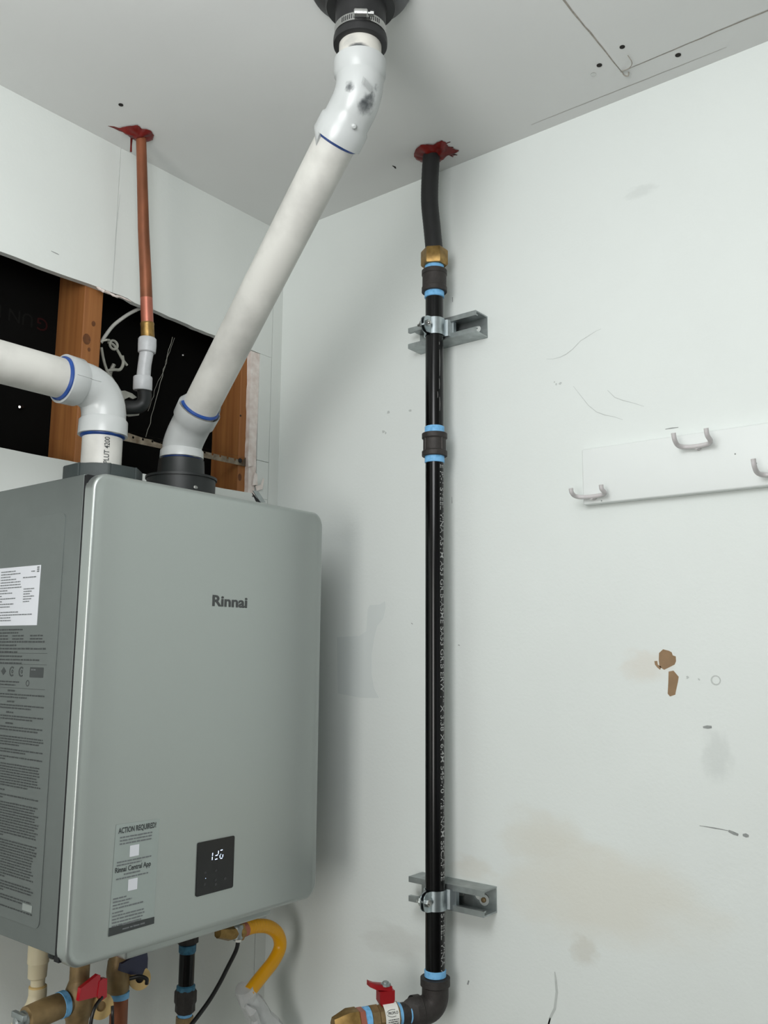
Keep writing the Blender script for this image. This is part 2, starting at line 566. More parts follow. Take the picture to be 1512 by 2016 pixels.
panel('drywall_panel', [(-3.3, CEIL)] + jag((-3.3, 2.143), (-0.4412, 2.1505), 60, 0.0012, 1) + [(-0.4412, 2.1505), (-0.4412, CEIL)])
panel('drywall_panel', [(-0.4404, CEIL)] + jag((-0.4404, 2.1505), (-0.18, 2.1390), 16, 0.0016, 2) + jag((-0.18, 2.1390), (-0.0302, 2.1372), 8, 0.0004, 3) + [(-0.0302, 2.1372), (-0.0302, CEIL)])
panel('corner_panel', [(-0.0289, 0), (0, 0), (0, CEIL), (-0.0289, CEIL)])
panel('gypsum_strip', jag((-0.0865, 1.822), (-0.0900, 2.1366), 26, 0.0011, 4) + [(-0.0905, 2.1366), (-0.0648, 2.1366), (-0.0648, 1.99), (-0.0665, 1.93), (-0.0648, 1.88), (-0.069, 1.85), (-0.066, 1.822)], M_GYP, 0.0015, 'raw pinkish gypsum left by torn paper')
panel('drywall_patch', [(-0.0640, 1.9005), (-0.0302, 1.9005), (-0.0302, 2.1366), (-0.0640, 2.1366)])
panel('drywall_patch', [(-0.0640, 1.8185), (-0.0302, 1.8185), (-0.0302, 1.8994), (-0.0640, 1.8994)])
panel('drywall_panel', [(-3.3, 0), (-0.0302, 0), (-0.0302, 1.8180), (-0.075, 1.8180)] + jag((-0.075, 1.826), (-0.51, 1.8200), 22, 0.0010, 5) + jag((-0.51, 1.8200), (-1.15, 1.8195), 20, 0.0008, 6) + [(-1.15, 2.1425), (-3.3, 2.1425)])
for q in ([(-0.073, 1.872), (-0.066, 1.868), (-0.064, 1.845), (-0.078, 1.842)], [(-0.070, 1.842), (-0.056, 1.846), (-0.050, 1.862), (-0.047, 1.860), (-0.051, 1.838), (-0.066, 1.832)], [(-0.092, 1.902), (-0.080, 1.906), (-0.078, 1.885), (-0.090, 1.880)]):
    obj('torn_paper', prism(q, [], lambda u, v, w: V((u, -0.004 - w - (u + .06) * .1, v)), 0.0006), M_GYP, wb, 'curled scrap of torn drywall paper')
obj('torn_edge', tube(spline([(-0.475, -.0005, 2.150), (-0.462, -.003, 2.146), (-0.450, -.001, 2.1475), (-0.437, -.004, 2.144), (-0.424, -.001, 2.1478), (-0.412, -.002, 2.1465), (-0.40, 0, 2.147)], 3), [.001, .003, .0022, .0035, .002, .0028, .003, .0016, .0026, .0018, .003, .002, .0022, .0015, .002, .0014, .0018, .001, .001], 7), M_GYP, wb, 'crumbled drywall edge')
obj('pencil_mark', ribbon([(-0.5684, 2.1846), (-0.5576, 2.1838), (-0.553, 2.1835)], 0.0016, lambda u, v, w: V((u, -w, v))), M_SCUFF, wb)
obj('hairline_crack', ribbon([(-0.4372, 2.348), (-0.4390, 2.31), (-0.4404, 2.27), (-0.4410, 2.22), (-0.4412, 2.17), (-0.4410, 2.151)], 0.0012, lambda u, v, w: V((u, -w, v))), M_SCUFFL, wb)
# stud cavity behind the cut-out
obj('sheathing', box((-3.3, 0.1016, 0), (0.0, 0.112, CEIL)), M_DARK, wb)
T3 = lambda u, v, w: V((-0.505 - u, 0.1012, 2.118 - v))
obj('sheathing_print', text_bm('  UN R', lambda u, v, w: V((-0.507 - u - .03, 0.1010, 2.100 + v * -1)), h=0.024), M_DARKTXT, wb)
obj('sheathing_print', text_bm('G', lambda u, v, w: V((-0.507 - u, 0.1010, 2.100 - v)), h=0.024), M_DARKRED, wb)

# two studs
for nm, x0, x1, lab in (('a', -0.4892, -0.4507, 'rough fir stud in wall opening with knots, behind intake elbow'), ('b', -0.1055, -0.0672, 'rough fir stud at right end of wall opening beside raw gypsum strip')):
    st = thing('wall_stud', lab, 'stud', (x0, 0.0127, 0))
    obj('timber', box((x0, 0.0131, 0.0), (x1, 0.1012, CEIL), 0.002), M_WOOD, st)
    F3 = lambda u, v, w: V((u, 0.0131 - w, v))
    if nm == 'a':
        for u, v, r in ((-0.480, 2.052, .008), (-0.468, 2.085, .004), (-0.474, 2.034, .003), (-0.4785, 1.875, .004)):
            obj('knot', prism(circle(u, v, r, 12, 1.3), [], F3, 0.0004), M_KNOT, st)
    else:
        obj('nail_hole', prism(circle(-0.1035, 1.991, .0022, 8), [], F3, 0.0004), M_HOLE, st)
        obj('knot', prism(circle(-0.100, 1.858, .005, 10, 1.6), [], F3, 0.0004), M_KNOT, st)

# ceiling panels
ce = shell('ceiling')
obj('backing', box((XL - .1, YF - .1, CEIL + 0.0127), (0.10, 0.2, CEIL + 0.06)), M_SEAM, ce)
YS, XS = -0.8453, -0.0706
for nm, a, b in (('ceiling_panel', (XL, YS + .0004, CEIL), (0, 0.0, CEIL + .0125)), ('ceiling_panel', (XL, YF, CEIL), (XS - .0005, YS - .0004, CEIL + .0125)), ('ceiling_panel', (XS + .0005, YF, CEIL), (0, YS + .0004, CEIL + .0125))):
    obj(nm, box(a, b), M_CEIL, ce, smooth=False)
C3 = lambda u, v, w: V((u, v, CEIL - w))
rs = random.Random(3)


def wig(a, b, n, amp): return [(a[0] + (b[0] - a[0]) * i / n + rs.uniform(-amp, amp), a[1] + (b[1] - a[1]) * i / n + rs.uniform(-amp, amp)) for i in range(n + 1)]


obj('seam_crack', ribbon(wig((-0.46, YS), (-0.07, YS), 26, .0006), 0.0030, C3, .0004), M_SEAM, ce)
obj('seam_crack', ribbon(wig((XS, -0.843), (XS, -1.6), 34, .0007), 0.0032, C3, .0004), M_SEAM, ce)
obj('seam_crack', ribbon(wig((-0.030, -0.655), (-0.0254, -1.00), 14, .0003), 0.0010, C3, .0004), M_SEAM, ce)
obj('peeled_thread', tube(spline([(-0.0720, -0.846, CEIL - .001), (-0.079, -0.862, CEIL - .006), (-0.092, -0.872, CEIL - .008), (-0.106, -0.871, CEIL - .003)], 5), 0.0008, 6), M_SEAM, ce)
obj('peeled_thread', tube(spline([(-0.0705, -0.846, CEIL - .001), (-0.064, -0.847, CEIL - .004), (-0.060, -0.852, CEIL - .005), (-0.065, -0.855, CEIL - .002)], 5), 0.0011, 6), M_SEAM, ce)
for x, y, r in ((-0.1267, -0.871, .0042), (-0.1078, -0.8235, .0044), (-0.054, -0.9333, .0046), (-0.5229, -0.116, .0042)):
    obj('screw_hole', _lathe([(r * .4, -.0003), (r, -.0003), (r, .0006), (r * .4, .0006)], V((x, y, CEIL - .0003)), (0, 0, -1), 12, None, True), M_HOLE, ce)
obj('screw_head', _lathe([(.0045, 0), (.0045, .0008), (.002, .0014)], V((-0.0925, -0.8056, CEIL)), (0, 0, -1), 12, None, True), M_STEEL, ce)
obj('chip_mark', ribbon([(-0.076, -0.372), (-0.0703, -0.3733), (-0.064, -0.371)], 0.004, C3, .0004), M_HOLE, ce)

# the rest of the garage: left wall with the doorway, front wall with the garage door opening
wl = shell('wall_left')
for a, b in (((XL - .1, YF, 0), (XL, -1.92, CEIL)), ((XL - .1, -1.12, 0), (XL, 0.2, CEIL)), ((XL - .1, -1.92, 1.8), (XL, -1.12, CEIL)), ((XL - .1, -1.92, 0), (XL, -1.12, .55))):
    obj('wall_piece', box(a, b), M_WALLB, wl)
wf = shell('wall_front')
for a, b in (((XL, YF - .1, 0), (-3.25, YF, CEIL)), ((-0.5, YF - .1, 0), (0.1, YF, CEIL)), ((-3.25, YF - .1, 2.32), (-0.5, YF, CEIL))):
    obj('wall_piece', box(a, b), M_WALLB, wf)

# ------------------------------------------------------------------ water heater
X1, X2, YC, Z1, Z2 = -0.6477, -0.1735, -0.3000, 1.0855, 1.7425
wh = thing('water_heater', 'silver wall-hung tankless water heater with black display panel', 'water heater', ((X1 + X2) / 2, -0.14, Z1))


def bow(x):
    l, r = x - X1, X2 - x
    d = min(l, r)
    c = max(0.0, min(1.0, (d - 0.0) / 0.054))
    s = 0.0032 * (1 - c) ** 1.4
    t = (x - (X1 + X2) / 2) / ((X2 - X1) / 2)
    return s + 0.0034 * t * t


def rring(ins, y, n=14, m=26):
    R = max(0.024 - ins * 0.7, 0.003)
    x0, x1, z0, z1 = X1 + ins, X2 - ins, Z1 + ins, Z2 - ins
    pts = []
    for (cx, cz, a0), (nx, nz) in zip(((x1 - R, z1 - R, 0), (x0 + R, z1 - R, 90), (x0 + R, z0 + R, 180), (x1 - R, z0 + R, 270)),
                                      ((x0 + R, z1), (x0, z0 + R), (x1 - R, z0), (x1, z1 - R))):
        for i in range(9):
            a = radians(a0 + 90 * i / 8)
            pts.append((cx + R * cos(a), cz + R * sin(a)))
        px, pz = pts[-1]
        for i in range(1, m): pts.append((px + (nx - px) * i / m, pz + (nz - pz) * i / m))
    return pts


bm = bmesh.new()
rings = []
ER = 0.0105
spec = [(0.004, -0.2745, 0), (0.0, -0.2745, 0), (0.0, YC + ER + 0.002, 1)]
for k in range(1, 8):
    a = radians(90 * k / 7)
    spec.append((ER * (1 - cos(a)), YC + ER - ER * sin(a), 1))
for ins in (0.02, 0.034, 0.046, 0.053, 0.0545, 0.056, 0.075, 0.11, 0.15, 0.19, 0.215, 0.228): spec.append((ins, YC, 1))
for ins, y, b in spec:
    rings.append([bm.verts.new(V((x, y + (bow(x) * (1 if ins >= ER * .9 else ins / (ER * .9)) if b else 0), z))) for x, z in rring(ins, y)])
for a, b in zip(rings, rings[1:]):
    n = len(a)
    for s in range(n): bm.faces.new((a[s], a[(s + 1) % n], b[(s + 1) % n], b[s]))
bm.faces.new(rings[-1])
cover = obj('front_cover', bm, M_SILVER, wh, sharp=0.9)

# casing behind the cover with a shallow embossed side panel and a gap
obj('casing', box((X1 + .0015, -0.2680, 1.100), (X2 - .0015, -0.004, Z2 - .001), 0.0012), M_SILVERS, wh)
obj('gap_shade', box((X1 + .0019, -0.2770, 1.093), (X2 - .004, -0.2660, Z2 - .0025)), M_BLACK, wh)  # black box added to stand for the shade in the cover gap
SX = X1 + .0015
L3 = lambda u, v, w: V((SX - w, -u, v))      # u = distance from the back wall, v = world z
obj('embossed_panel', prism(rrect(0.062, 0.228, 1.125, 1.690, 0.01), [], L3, 0.0010), M_SILVERS, wh)
L3 = lambda u, v, w: V((SX - .0010 - w, -u, v))
obj('bottom_tray', box((X1 + .110, -0.270, 1.0680), (X2 - .080, -0.03, 1.100), 0.004), M_SILVER, wh)
# sticker with ratings and printed notices on the left side
lb = obj('rating_label', prism([(0.030, 1.5305), (0.1722, 1.5300), (0.1725, 1.6175), (0.030, 1.6182)], [], L3, 0.0003), M_LABEL, wh, 'white rating sticker with small print')
L3b = lambda u, v, w: V((SX - .0014 - w, -u, v))
rows = []
v = 1.611
for k, (a, b) in enumerate([(.062, .105), (.062, .118), (.062, .090), (.062, .108), (.062, .120), (.062, .122), (.062, .124), (.062, .085), (.062, .098), (.062, .07), (.062, .108), (.06, .07), (.06, .104), (.06, .094), (.06, .065), (.06, .12), (.06, .158), (.06, .098), (.06, .1)]):
    rows.append((a, b, v - k * 0.0041, 0.0016))
rows += [(.148, .158, 1.6085, .0016), (.126, .162, 1.600, .0016)] + [(.130, .160 - (k % 3) * .006, 1.583 - k * .0037, .0015) for k in range(6)]
tag(obj('small_print', print_lines(bmesh.new(), L3b, rows, 11), M_PRINTL, lb), kind='stuff')
bmq = bmesh.new()
for k in range(3):
    q = [(.1635, 1.6075 + k * .0030), (.1695, 1.6075 + k * .0030), (.1695, 1.6095 + k * .0030), (.1635, 1.6095 + k * .0030)]
    bmq.faces.new([bmq.verts.new(L3b(a, b, .0003)) for a, b in q])
tag(obj('barcode', bmq, M_PRINTL, lb), kind='stuff')
rows = []
for k, u1 in enumerate([.135, .125]): rows.append((.062, u1, 1.523 - k * .0046, .0024))
for k in range(2):
    for a, b in ((.062, .095), (.107, .138), (.156, .19)): rows.append((a, b, 1.514 - k * .0046, .0023))
for k, u1 in enumerate([.196, .12, .2, .124]): rows.append((.062, u1, 1.505 - k * .005, .0026))
for k, u1 in enumerate([.14, .185, .138]): rows.append((.062, u1, 1.484 - k * .005, .0024))
for k, (u0, u1) in enumerate([(.062, .135), (.062, .125)]): rows.append((u0, u1, 1.447 - k * .0044, .0022))
vv = 1.434
rr = random.Random(5)
for hd in range(4):
    rows.append((.105, .125, vv, .0026))
    rows += [(.062, .205, vv - .005, .0022), (.062, rr.uniform(.09, .2), vv - .009, .0022)]
    vv -= .0155
vv -= .003
for para in (4, 2, 2, 9, 1, 2, 13, 14, 4, 3, 2):
    for k in range(para):
        rows.append((.062, rr.uniform(.198, .211) if k < para - 1 else rr.uniform(.1, .2), vv, .0021))
        vv -= .0037
    vv -= .003
tag(obj('printed_notice', print_lines(bmesh.new(), L3, rows, 12), M_PRINT, wh), kind='stuff')
bmq = bmesh.new()
for z in (1.4895, 1.4735, 1.439):
    bmq.faces.new([bmq.verts.new(L3(a, b, .0002)) for a, b in ((.062, z), (.205, z), (.205, z + .0005), (.062, z + .0005))])
tag(obj('printed_rule', bmq, M_PRINT, wh), kind='stuff')
for u in (.113, .139):
    obj('approval_mark', prism([(u + .0075 * cos(a), 1.463 + .0075 * sin(a)) for a in [radians(50 + 26 * k) for k in range(11)]] + [(u + .0052 * cos(a), 1.463 + .0052 * sin(a)) for a in [radians(310 - 26 * k) for k in range(11)]], [], L3, .0002), M_PRINT, wh)
    obj('approval_mark', prism(circle(u + .001, 1.463, .0028, 10), [circle(u + .001, 1.463, .0013, 10)], L3, .0002), M_PRINT, wh)
obj('approval_mark', prism([(.082, 1.463), (.089, 1.457), (.096, 1.463), (.089, 1.469)], [], L3, .0002), M_PRINT, wh)
obj('approval_mark', prism(circle(.158, 1.447, .0046, 12), [circle(.158, 1.447, .0032, 12)], L3, .0002), M_PRINT, wh)
bk = obj('energy_badge', prism(rrect(.162, .198, 1.4555, 1.4700, .0012), [], L3, .0002), M_PRINT, wh)
tag(obj('badge_text', print_lines(bmesh.new(), L3, [(.166, .178, 1.4655, .0022)], 3, .0006), M_PRINTL, bk), kind='stuff')
obj('side_catch', prism(rrect(.185, .209, 1.143, 1.152, .0008), [], L3, .0006), M_SILVER, wh)

# logo, notice sticker and display on the front
FR = lambda u, v, w: V((u, YC + bow(u) - 0.0003 - w, v))
obj('logo', text_bm('Rinnai', lambda u, v, w: FR(-0.4300 + u, 1.5647 + v, w), h=0.0165, w=0.073, bold=0.028), M_LOGO, wh, 'dark grey Rinnai lettering')


def frgrid(pts, dep): return prism(pts, [], lambda u, v, w: FR(u, v, w * 1.0), dep)


stk = obj('notice_sticker', frgrid([(-.587, 1.1170), (-.5645, 1.1170), (-.54, 1.1175), (-.514, 1.1180), (-.512, 1.2578), (-.54, 1.2586), (-.5645, 1.2590), (-.584, 1.2594)], 0.0002), M_STICK, wh, 'clear notice sticker with grey print')
SF = lambda u, v, w: FR(-0.586 + u, v, w + .0004)
obj('heading', text_bm('ACTION REQUIRED!', lambda u, v, w: SF(.006 + u, 1.2472 + v, w), h=.0072, w=.062, bold=.02), M_PRINT, stk)
obj('heading', text_bm('Rinnai Central App', lambda u, v, w: SF(.004 + u, 1.1962 + v, w), h=.0066, w=.058, bold=.02), M_PRINT, stk)
rows = [(.009, .062, 1.2405 - k * .0042, .0019) for k in range(3)] + [(.006, .062, 1.2085, .0018), (.006, .046, 1.2045, .0018), (.018, .046, 1.1915, .0018), (.006, .058, 1.1868, .0018)]
rows += [(.003, u1, 1.1620 - k * .0042, .0018) for k, u1 in enumerate((.025, .033, .030, .052))] + [(.003, u1, 1.1440 - k * .0042, .0018) for k, u1 in enumerate((.02, .055, .055, .052, .05))] + [(.02, .04, 1.1262, .0016)]
tag(obj('small_print', print_lines(bmesh.new(), SF, rows, 21), M_PRINTL, stk), kind='stuff')
for v0, u0 in ((1.2135, .026), (1.1690, .026)):
    obj('blank_code_square', prism(rrect(u0, u0 + .0150, v0, v0 + .0150, .0005), [], SF, .0002), M_LABEL, stk, 'pale code square')
br = obj('sticker_band', prism([(-.0012, 1.1162), (.0722, 1.1172), (.0722, 1.1262), (-.0008, 1.1272)], [], SF, .0003), M_PRINT, stk)
tag(obj('small_print', print_lines(bmesh.new(), lambda u, v, w: SF(u, v, w + .0004), [(.02, .056, 1.1205, .0022)], 22), M_PRINTL, br), kind='stuff')
dp = obj('display_panel', frgrid(rrect(-.4413, -.3688, 1.1380, 1.2141, .003), 0.0012), M_GLASS, wh, 'black glass control panel')
DF = lambda u, v, w: FR(-0.4413 + u, 1.1380 + v, w + .0012)
bmq = bmesh.new()


def segm(u0, v0, u1, v1, t=.0011):
    d = V((u1 - u0, v1 - v0)).normalized() * t / 2
    n_ = V((-d.y, d.x))
    q = [(u0 - n_.x, v0 - n_.y), (u1 - n_.x, v1 - n_.y), (u1 + n_.x, v1 + n_.y), (u0 + n_.x, v0 + n_.y)]
    bmq.faces.new([bmq.verts.new(DF(a, b, .0004)) for a, b in q])


digits = [[(.0288, .0575, .0286, .0532), (.0284, .0518, .0282, .0475)],
          [(.0402, .0588, .0400, .0542), (.0345, .0527, .0392, .0530), (.0340, .0472, .0384, .0475)],
          [(.0440, .0586, .0482, .0589), (.0436, .0520, .0434, .0480), (.0492, .0520, .0488, .0482), (.0443, .0468, .0482, .0470), (.0445, .0528, .0455, .0529)],
          [(.0165, .0232, .0172, .0234, .0008)]]
for dg_ in digits:
    bmq = bmesh.new()
    for sg in dg_: segm(*sg)
    obj('lit_digit' if len(dg_) > 1 else 'indicator_dot', bmq, M_LED, dp, 'white lit digit' if len(dg_) > 1 else None)['kind'] = 'stuff'
for u, v in ((.016, .031), (.037, .031), (.016, .015), (.037, .0175), (.037, .011), (.0555, .016)):
    obj('touch_button', prism(circle(u, v, .0022, 10), [], DF, .0002), M_ICON, dp)
# collars on top
oct_ = []
for k in range(8):
    for dk in (-.09, .09):
        a = radians(45 * k + 20) + dk
        oct_.append((-.570 + .0585 * cos(a), -.199 + .0585 * sin(a)))
obj('intake_collar', prism(oct_, [], lambda u, v, w: V((u, v, 1.7475 + w)), .0205), M_COLLAR, wh, 'dark grey plastic intake flange')
obj('intake_neck', lathe([(.050, 0), (.050, .008)], (-.575, -.199, Z2 - .002), Zv, 32), M_BLKPL, wh)
for k in (4, 5, 6):
    a = radians(45 * k + 20)
    n = V((cos(a), sin(a), 0))
    p = V((-.570, -.199, 0)) + n * .0580
    obj('collar_rib', tube([p + Zv * 1.7485, p + Zv * 1.7685], .0022, 6), M_COLLAR, wh)
obj('intake_socket', lathe([(.036, 0), (.036, .006), (.031, .006), (.031, .001)], (-.575, -.199, 1.766), (0, 0, 1), caps=False), M_BLKPL, wh)
ring = obj('exhaust_collar', lathe([(.058, 0), (.058, .044), (.0605, .044), (.0605, .048), (.0575, .048), (.0575, .043), (.0, .043)], (-.392, -.163, Z2 - .002), (0, 0, 1), 48, caps=False), M_BLKPL, wh, 'round black exhaust collar')
obj('collar_screw', lathe([(.0036, 0), (.0036, .002), (.002, .0035)], (-.392 - .0565 * .29 + .002, -.163 - .0580 * .957, 1.7640), (-.29, -.957, 0.05), 12), M_STEEL, ring)
ad = obj('exhaust_adapter', lathe([(.041, 0), (.0415, .002), (.040, .006), (.0385, .032), (.036, .033), (.033, .033)], (-.395, -.165, 1.786), (0, 0, 1), 48, caps=False), M_BLKPL, wh, 'black rubber exhaust adapter')
obj('mounting_bracket', prism([(-.1941, 1.7997), (-.1809, 1.8017), (-.1598, 1.7817), (-.1733, 1.7798)], [], lambda u, v, w: V((u, -.130 + w, v)), .0015), M_GALV, wh, 'bent steel hanging bracket')
obj('bracket_leg', prism([(-.1966, 1.7954), (-.1733, 1.7798), (-.1745, Z2 - .002), (-.1840, Z2 - .002), (-.1853, 1.7801)], [], lambda u, v, w: V((u, -.1305 + w, v)), .0012), M_BLACK, wh)
obj('drain_plug', lathe([(.008, 0), (.010, .002), (.010, .012), (.008, .014)], (-.6235, -.235, 1.100), (0, 0, -1), 10), M_BLKPL, wh)

# ------------------------------------------------------------------ exhaust vent (slanted PVC)
A0 = V((-.395, -.165, 1.851))
B0 = V((-.478, -.628, 2.270))
DR = (B0 - A0).normalized()


def elbow_path(c, d0, d1, l0, l1, bend):
    """from c - d0*l0 through a rounded bend to c + d1*l1"""
    b0, b1 = bend if isinstance(bend, tuple) else (bend, bend)
    p0, p1 = c - d0 * b0, c + d1 * b1
    pts = [c - d0 * l0, p0 - d0 * .0005]
    for i in range(1, 10):
        t = i / 10
        pts.append(p0 * (1 - t) ** 2 + c * 2 * t * (1 - t) + p1 * t * t)
    pts += [p1 + d1 * .0005, c + d1 * l1]
    return pts


def fitting(name, c, d0, d1, l0, l1, hub0, hub1, bend, par, rb=.0335, rh=.0372, m=None):
    """hub - body - hub elbow"""
    path = elbow_path(c, d0, d1, l0, l1, bend)
    a, b = path[0], path[-1]
    P = [a + d0 * .004, a, a, a + d0 * .0015, a + d0 * hub0, a + d0 * (hub0 + .004)] + path[1:-1] + [b - d1 * (hub1 + .004), b - d1 * hub1, b - d1 * .0015, b, b, b - d1 * .004]
    R = [.0302, .0302, rh - .0022, rh, rh - .0006, rb] + [rb] * (len(path) - 2) + [rb, rh - .0006, rh, rh - .0022, .0302, .0302]
    return obj(name, tube(P, R, 40, False), m or M_PVCF, par, sharp=0.7)


ev = thing('exhaust_vent_pipe', 'slanted white PVC vent pipe rising from water heater to black ceiling boot', 'pipe', (-.395, -.165, 1.819))
Zv = V((0, 0, 1))
fitting('lower_elbow', A0, Zv, DR, .0305, .0755, .014, .026, (.0115, .030), ev)
e_up = fitting('upper_elbow', B0, DR, Zv, .0690, .0515, .026, .022, .022, ev)
PB0, PB1 = A0 + DR * .060, B0 - DR * .055
obj('pipe', tube([PB0, PB1], .03015, 40), M_PVC, ev)
top_stub = obj('stub', tube([B0 + Zv * .04, B0 + Zv * .16], .03015, 40), M_PVC, ev)
obj('stub', tube([A0 - Zv * .045, A0 - Zv * .02], .03015, 40), M_PVC, ev)


def prim(c, d, r=.0318, h=.004, par=None, off=.0):
    x, y, d = frame(d)
    return obj('primer_ring', _lathe([(.0300, -h * .2), (r, 0), (r, h * .4), (.0300, h)], V(c), d, 40, None, False), M_BLUE, par, 'blue primer line')


prim(A0 + DR * .0745, DR, .0336, .0045, ev)
prim(B0 - DR * .0680, -DR, .0330, .0040, ev)
prim(A0 - Zv * .0290, -Zv, .0330, .004, ev)
xs_, ys_, _ = frame(DR)


def smudge(c, nrm, su, sv, seed, m, par):
    """flat smear lying on a fitting"""
    x, y, n = frame(nrm)
    rnd = random.Random(seed)
    pts = [((su * (.6 + .5 * rnd.random())) * cos(a), (sv * (.6 + .5 * rnd.random())) * sin(a)) for a in [k * 2 * pi / 14 for k in range(14)]]
    bm = bmesh.new()
    cv = bm.verts.new(V(c))
    vsx = [bm.verts.new(V(c) + x * u + y * v - n * (u * u / .068)) for u, v in pts]
    for i in range(14): bm.faces.new((cv, vsx[i], vsx[(i + 1) % 14]))
    return obj('smudge', bm, m, par)


C_ = V(M.translation)


def on_tube(c, d, r, side, along=0):
    """point on a tube's surface facing the camera, turned by 'side' radians about the tube axis"""
    c = V(c) + V(d).normalized() * along
    d = V(d).normalized()
    t = (C_ - c)
    t = (t - d * t.dot(d)).normalized()
    s = d.cross(t)
    n = t * cos(side) + s * sin(side)
    return c + n * (r + .0004), n


MD = (DR + Zv).normalized()
st_ = []
for side, al, r_, k_ in ((.52, -.014, .020, 1.0), (.62, -.002, .010, 1.0), (-.55, .0, .010, .9), (.34, -.022, .016, .8), (.75, .012, .009, .9)):
    pt, n = on_tube(B0, MD, .0335, side, al)
    st_.append((pt - V(ev.location), (r_, r_, r_), (64, 68, 70), k_))
M_PVCS = stain_wall('pvc_fitting_smudged', None, st_, mat('pvc_fitting_smudged', (182, 185, 184), 0.3, var=0.04, vscale=20, spec=0.5))
e_up.data.materials[0] = M_PVCS
for k in range(14):
    pt, n = on_tube(B0, MD, .0335, -.05 + k * .035, .012 - k * .0006)
    x_ = n.cross(MD)
    bm = bmesh.new()
    bm.faces.new([bm.verts.new(pt + x_ * a + MD * b) for a, b in ((-.00035, -.005), (.00035, -.005), (.00035, .004), (-.00035, .004))])
    obj('printed_bar', bm, M_BARS, e_up)
pt, n = on_tube(B0, DR, .0335, .35, -.035)
obj('mould_nub', _lathe([(.0035, -.002), (.0035, .003), (.002, .0045)], pt, n, 10, None, True), M_PVCF, e_up)
pt, n = on_tube(B0, Zv, .0302, -.1, .056)
pt2, n2_ = on_tube(B0, Zv, .0302, -.5, .066)
top_stub.data.materials[0] = stain_wall('pvc_pipe_smudged', None, [(pt - V(ev.location), (.020, .020, .0055), (70, 74, 76), .95), (pt2 - V(ev.location), (.016, .016, .010), (160, 160, 156), .6)], mat('pvc_pipe_smudged', (206, 204, 196), 0.42, dark=(180, 178, 171), vscale=14, contrast=(0.25, 0.55), spec=0.45))

# boot where the vent passes the ceiling
cb = thing('ceiling_vent_boot', 'black rubber vent boot with steel hose clamp and metal ceiling ring', 'vent boot', (-.478, -.628, CEIL))
BX = V((-.478, -.628, 0))
obj('ceiling_ring', lathe([(.0735, 0), (.0742, .003), (.070, .010), (.056, .015), (.044, .015)], BX + Zv * CEIL, -Zv, 48, caps=False), M_TIN, cb, 'dull grey metal ceiling ring')
obj('rubber_coupling', lathe([(.0480, 0), (.0505, .004), (.0505, .022), (.0490, .0245), (.0375, .025), (.0364, .029), (.0358, .068), (.0360, .071), (.0382, .073), (.0386, .078), (.0382, .0835), (.0364, .0845), (.0303, .0845), (.0303, .060)], BX + Zv * (CEIL - .0115), -Zv, 48, caps=False), M_RUBBER, cb)
cl = obj('hose_clamp', lathe([(.0362, 0), (.0373, 0), (.0373, .0115), (.0362, .0115)], BX + Zv * (CEIL - .0695), -Zv, 48, caps=False), M_STEEL, cb, 'stainless hose clamp')
tc_ = (C_ - BX)
tc_.z = 0
tc_.normalize()
sd_ = Zv.cross(tc_)
for k in range(-9, 10):
    if abs(k) < 3: continue
    a = k * .085
    n = tc_ * cos(a) + sd_ * sin(a)
    s = Zv.cross(n)
    p = BX + Zv * (CEIL - .0752) + n * .0375
    bm = bmesh.new()
    bm.faces.new([bm.verts.new(p + s * u + Zv * v) for u, v in ((-.0007, -.0035), (.0004, -.0035), (.0007, .0035), (-.0004, .0035))])
    obj('clamp_slot', bm, M_BLACK, cl)
hp = BX + Zv * (CEIL - .0752) + tc_ * .0415
obj('clamp_housing', tube([hp - sd_ * .0095, hp - sd_ * .0085, hp + sd_ * .0085, hp + sd_ * .0095], [.0055, .0068, .0068, .0055], 20), M_STEEL, cl)
obj('clamp_screw', tube([hp + sd_ * .009, hp + sd_ * .013, hp + sd_ * .013, hp + sd_ * .018], [.0028, .0028, .0042, .0042], 8), M_STEEL, cl)

# ------------------------------------------------------------------ intake vent (horizontal PVC)
iv = thing('intake_vent_pipe', 'white PVC intake pipe running left from elbow above square grey flange', 'pipe', (-.575, -.199, 1.768))
IC = V((-.575, -.199, 1.8945))
mX = V((-1, 0, 0))
el = fitting('elbow', IC, Zv, mX, .0745, .0760, .024, .026, (.0455, .0450), iv)
obj('pipe', tube([IC + mX * .055, IC + mX * 1.5], .03015, 40), M_PVC, iv)
obj('stub', tube([V((-.575, -.199, 1.7665)), IC - Zv * .055], .03015, 40), M_PVC, iv)
prim(IC + mX * .0750, mX, .0335, .0045, iv)
prim(IC - Zv * .0735, -Zv, .0335, .004, iv)
obj('mould_seam', tube([IC + mX * .072 + V((0, -.0372, 0)), IC + mX * .050 + V((0, -.0370, 0)), IC + mX * .047 + V((0, -.0337, 0)), IC + mX * .03 + V((0, -.0337, 0))], .0006, 6), M_PVCF, el)


def wrap_text(body, base, axis_up, r, side, h, w, m, par, start=0.0, reverse=False, bold=0.01):
    """lettering wrapped on a vertical tube, running up (or down) the tube; side = angle from the camera-facing line"""
    t = C_ - V(base)
    t.z = 0
    t.normalize()
    s = Zv.cross(t)

    def to3(u, v, d):
        if reverse:
            a = side + v / r
            z = -u
        else:
            a = side - v / r
            z = u
        n = t * cos(a) + s * sin(a)
        return V(base) + Zv * (start + z) + n * (r + .0003)

    return obj('printed_text', text_bm(body, to3, h=h, w=w, bold=bold), m, par, smooth=False)


wrap_text('PLUT 4200 2', (-.575, -.199, 1.7685), Zv, .03015, .36, .0078, .0480, M_PRINT, iv, .0045, bold=.012)

# ------------------------------------------------------------------ firestop sealant at the ceiling


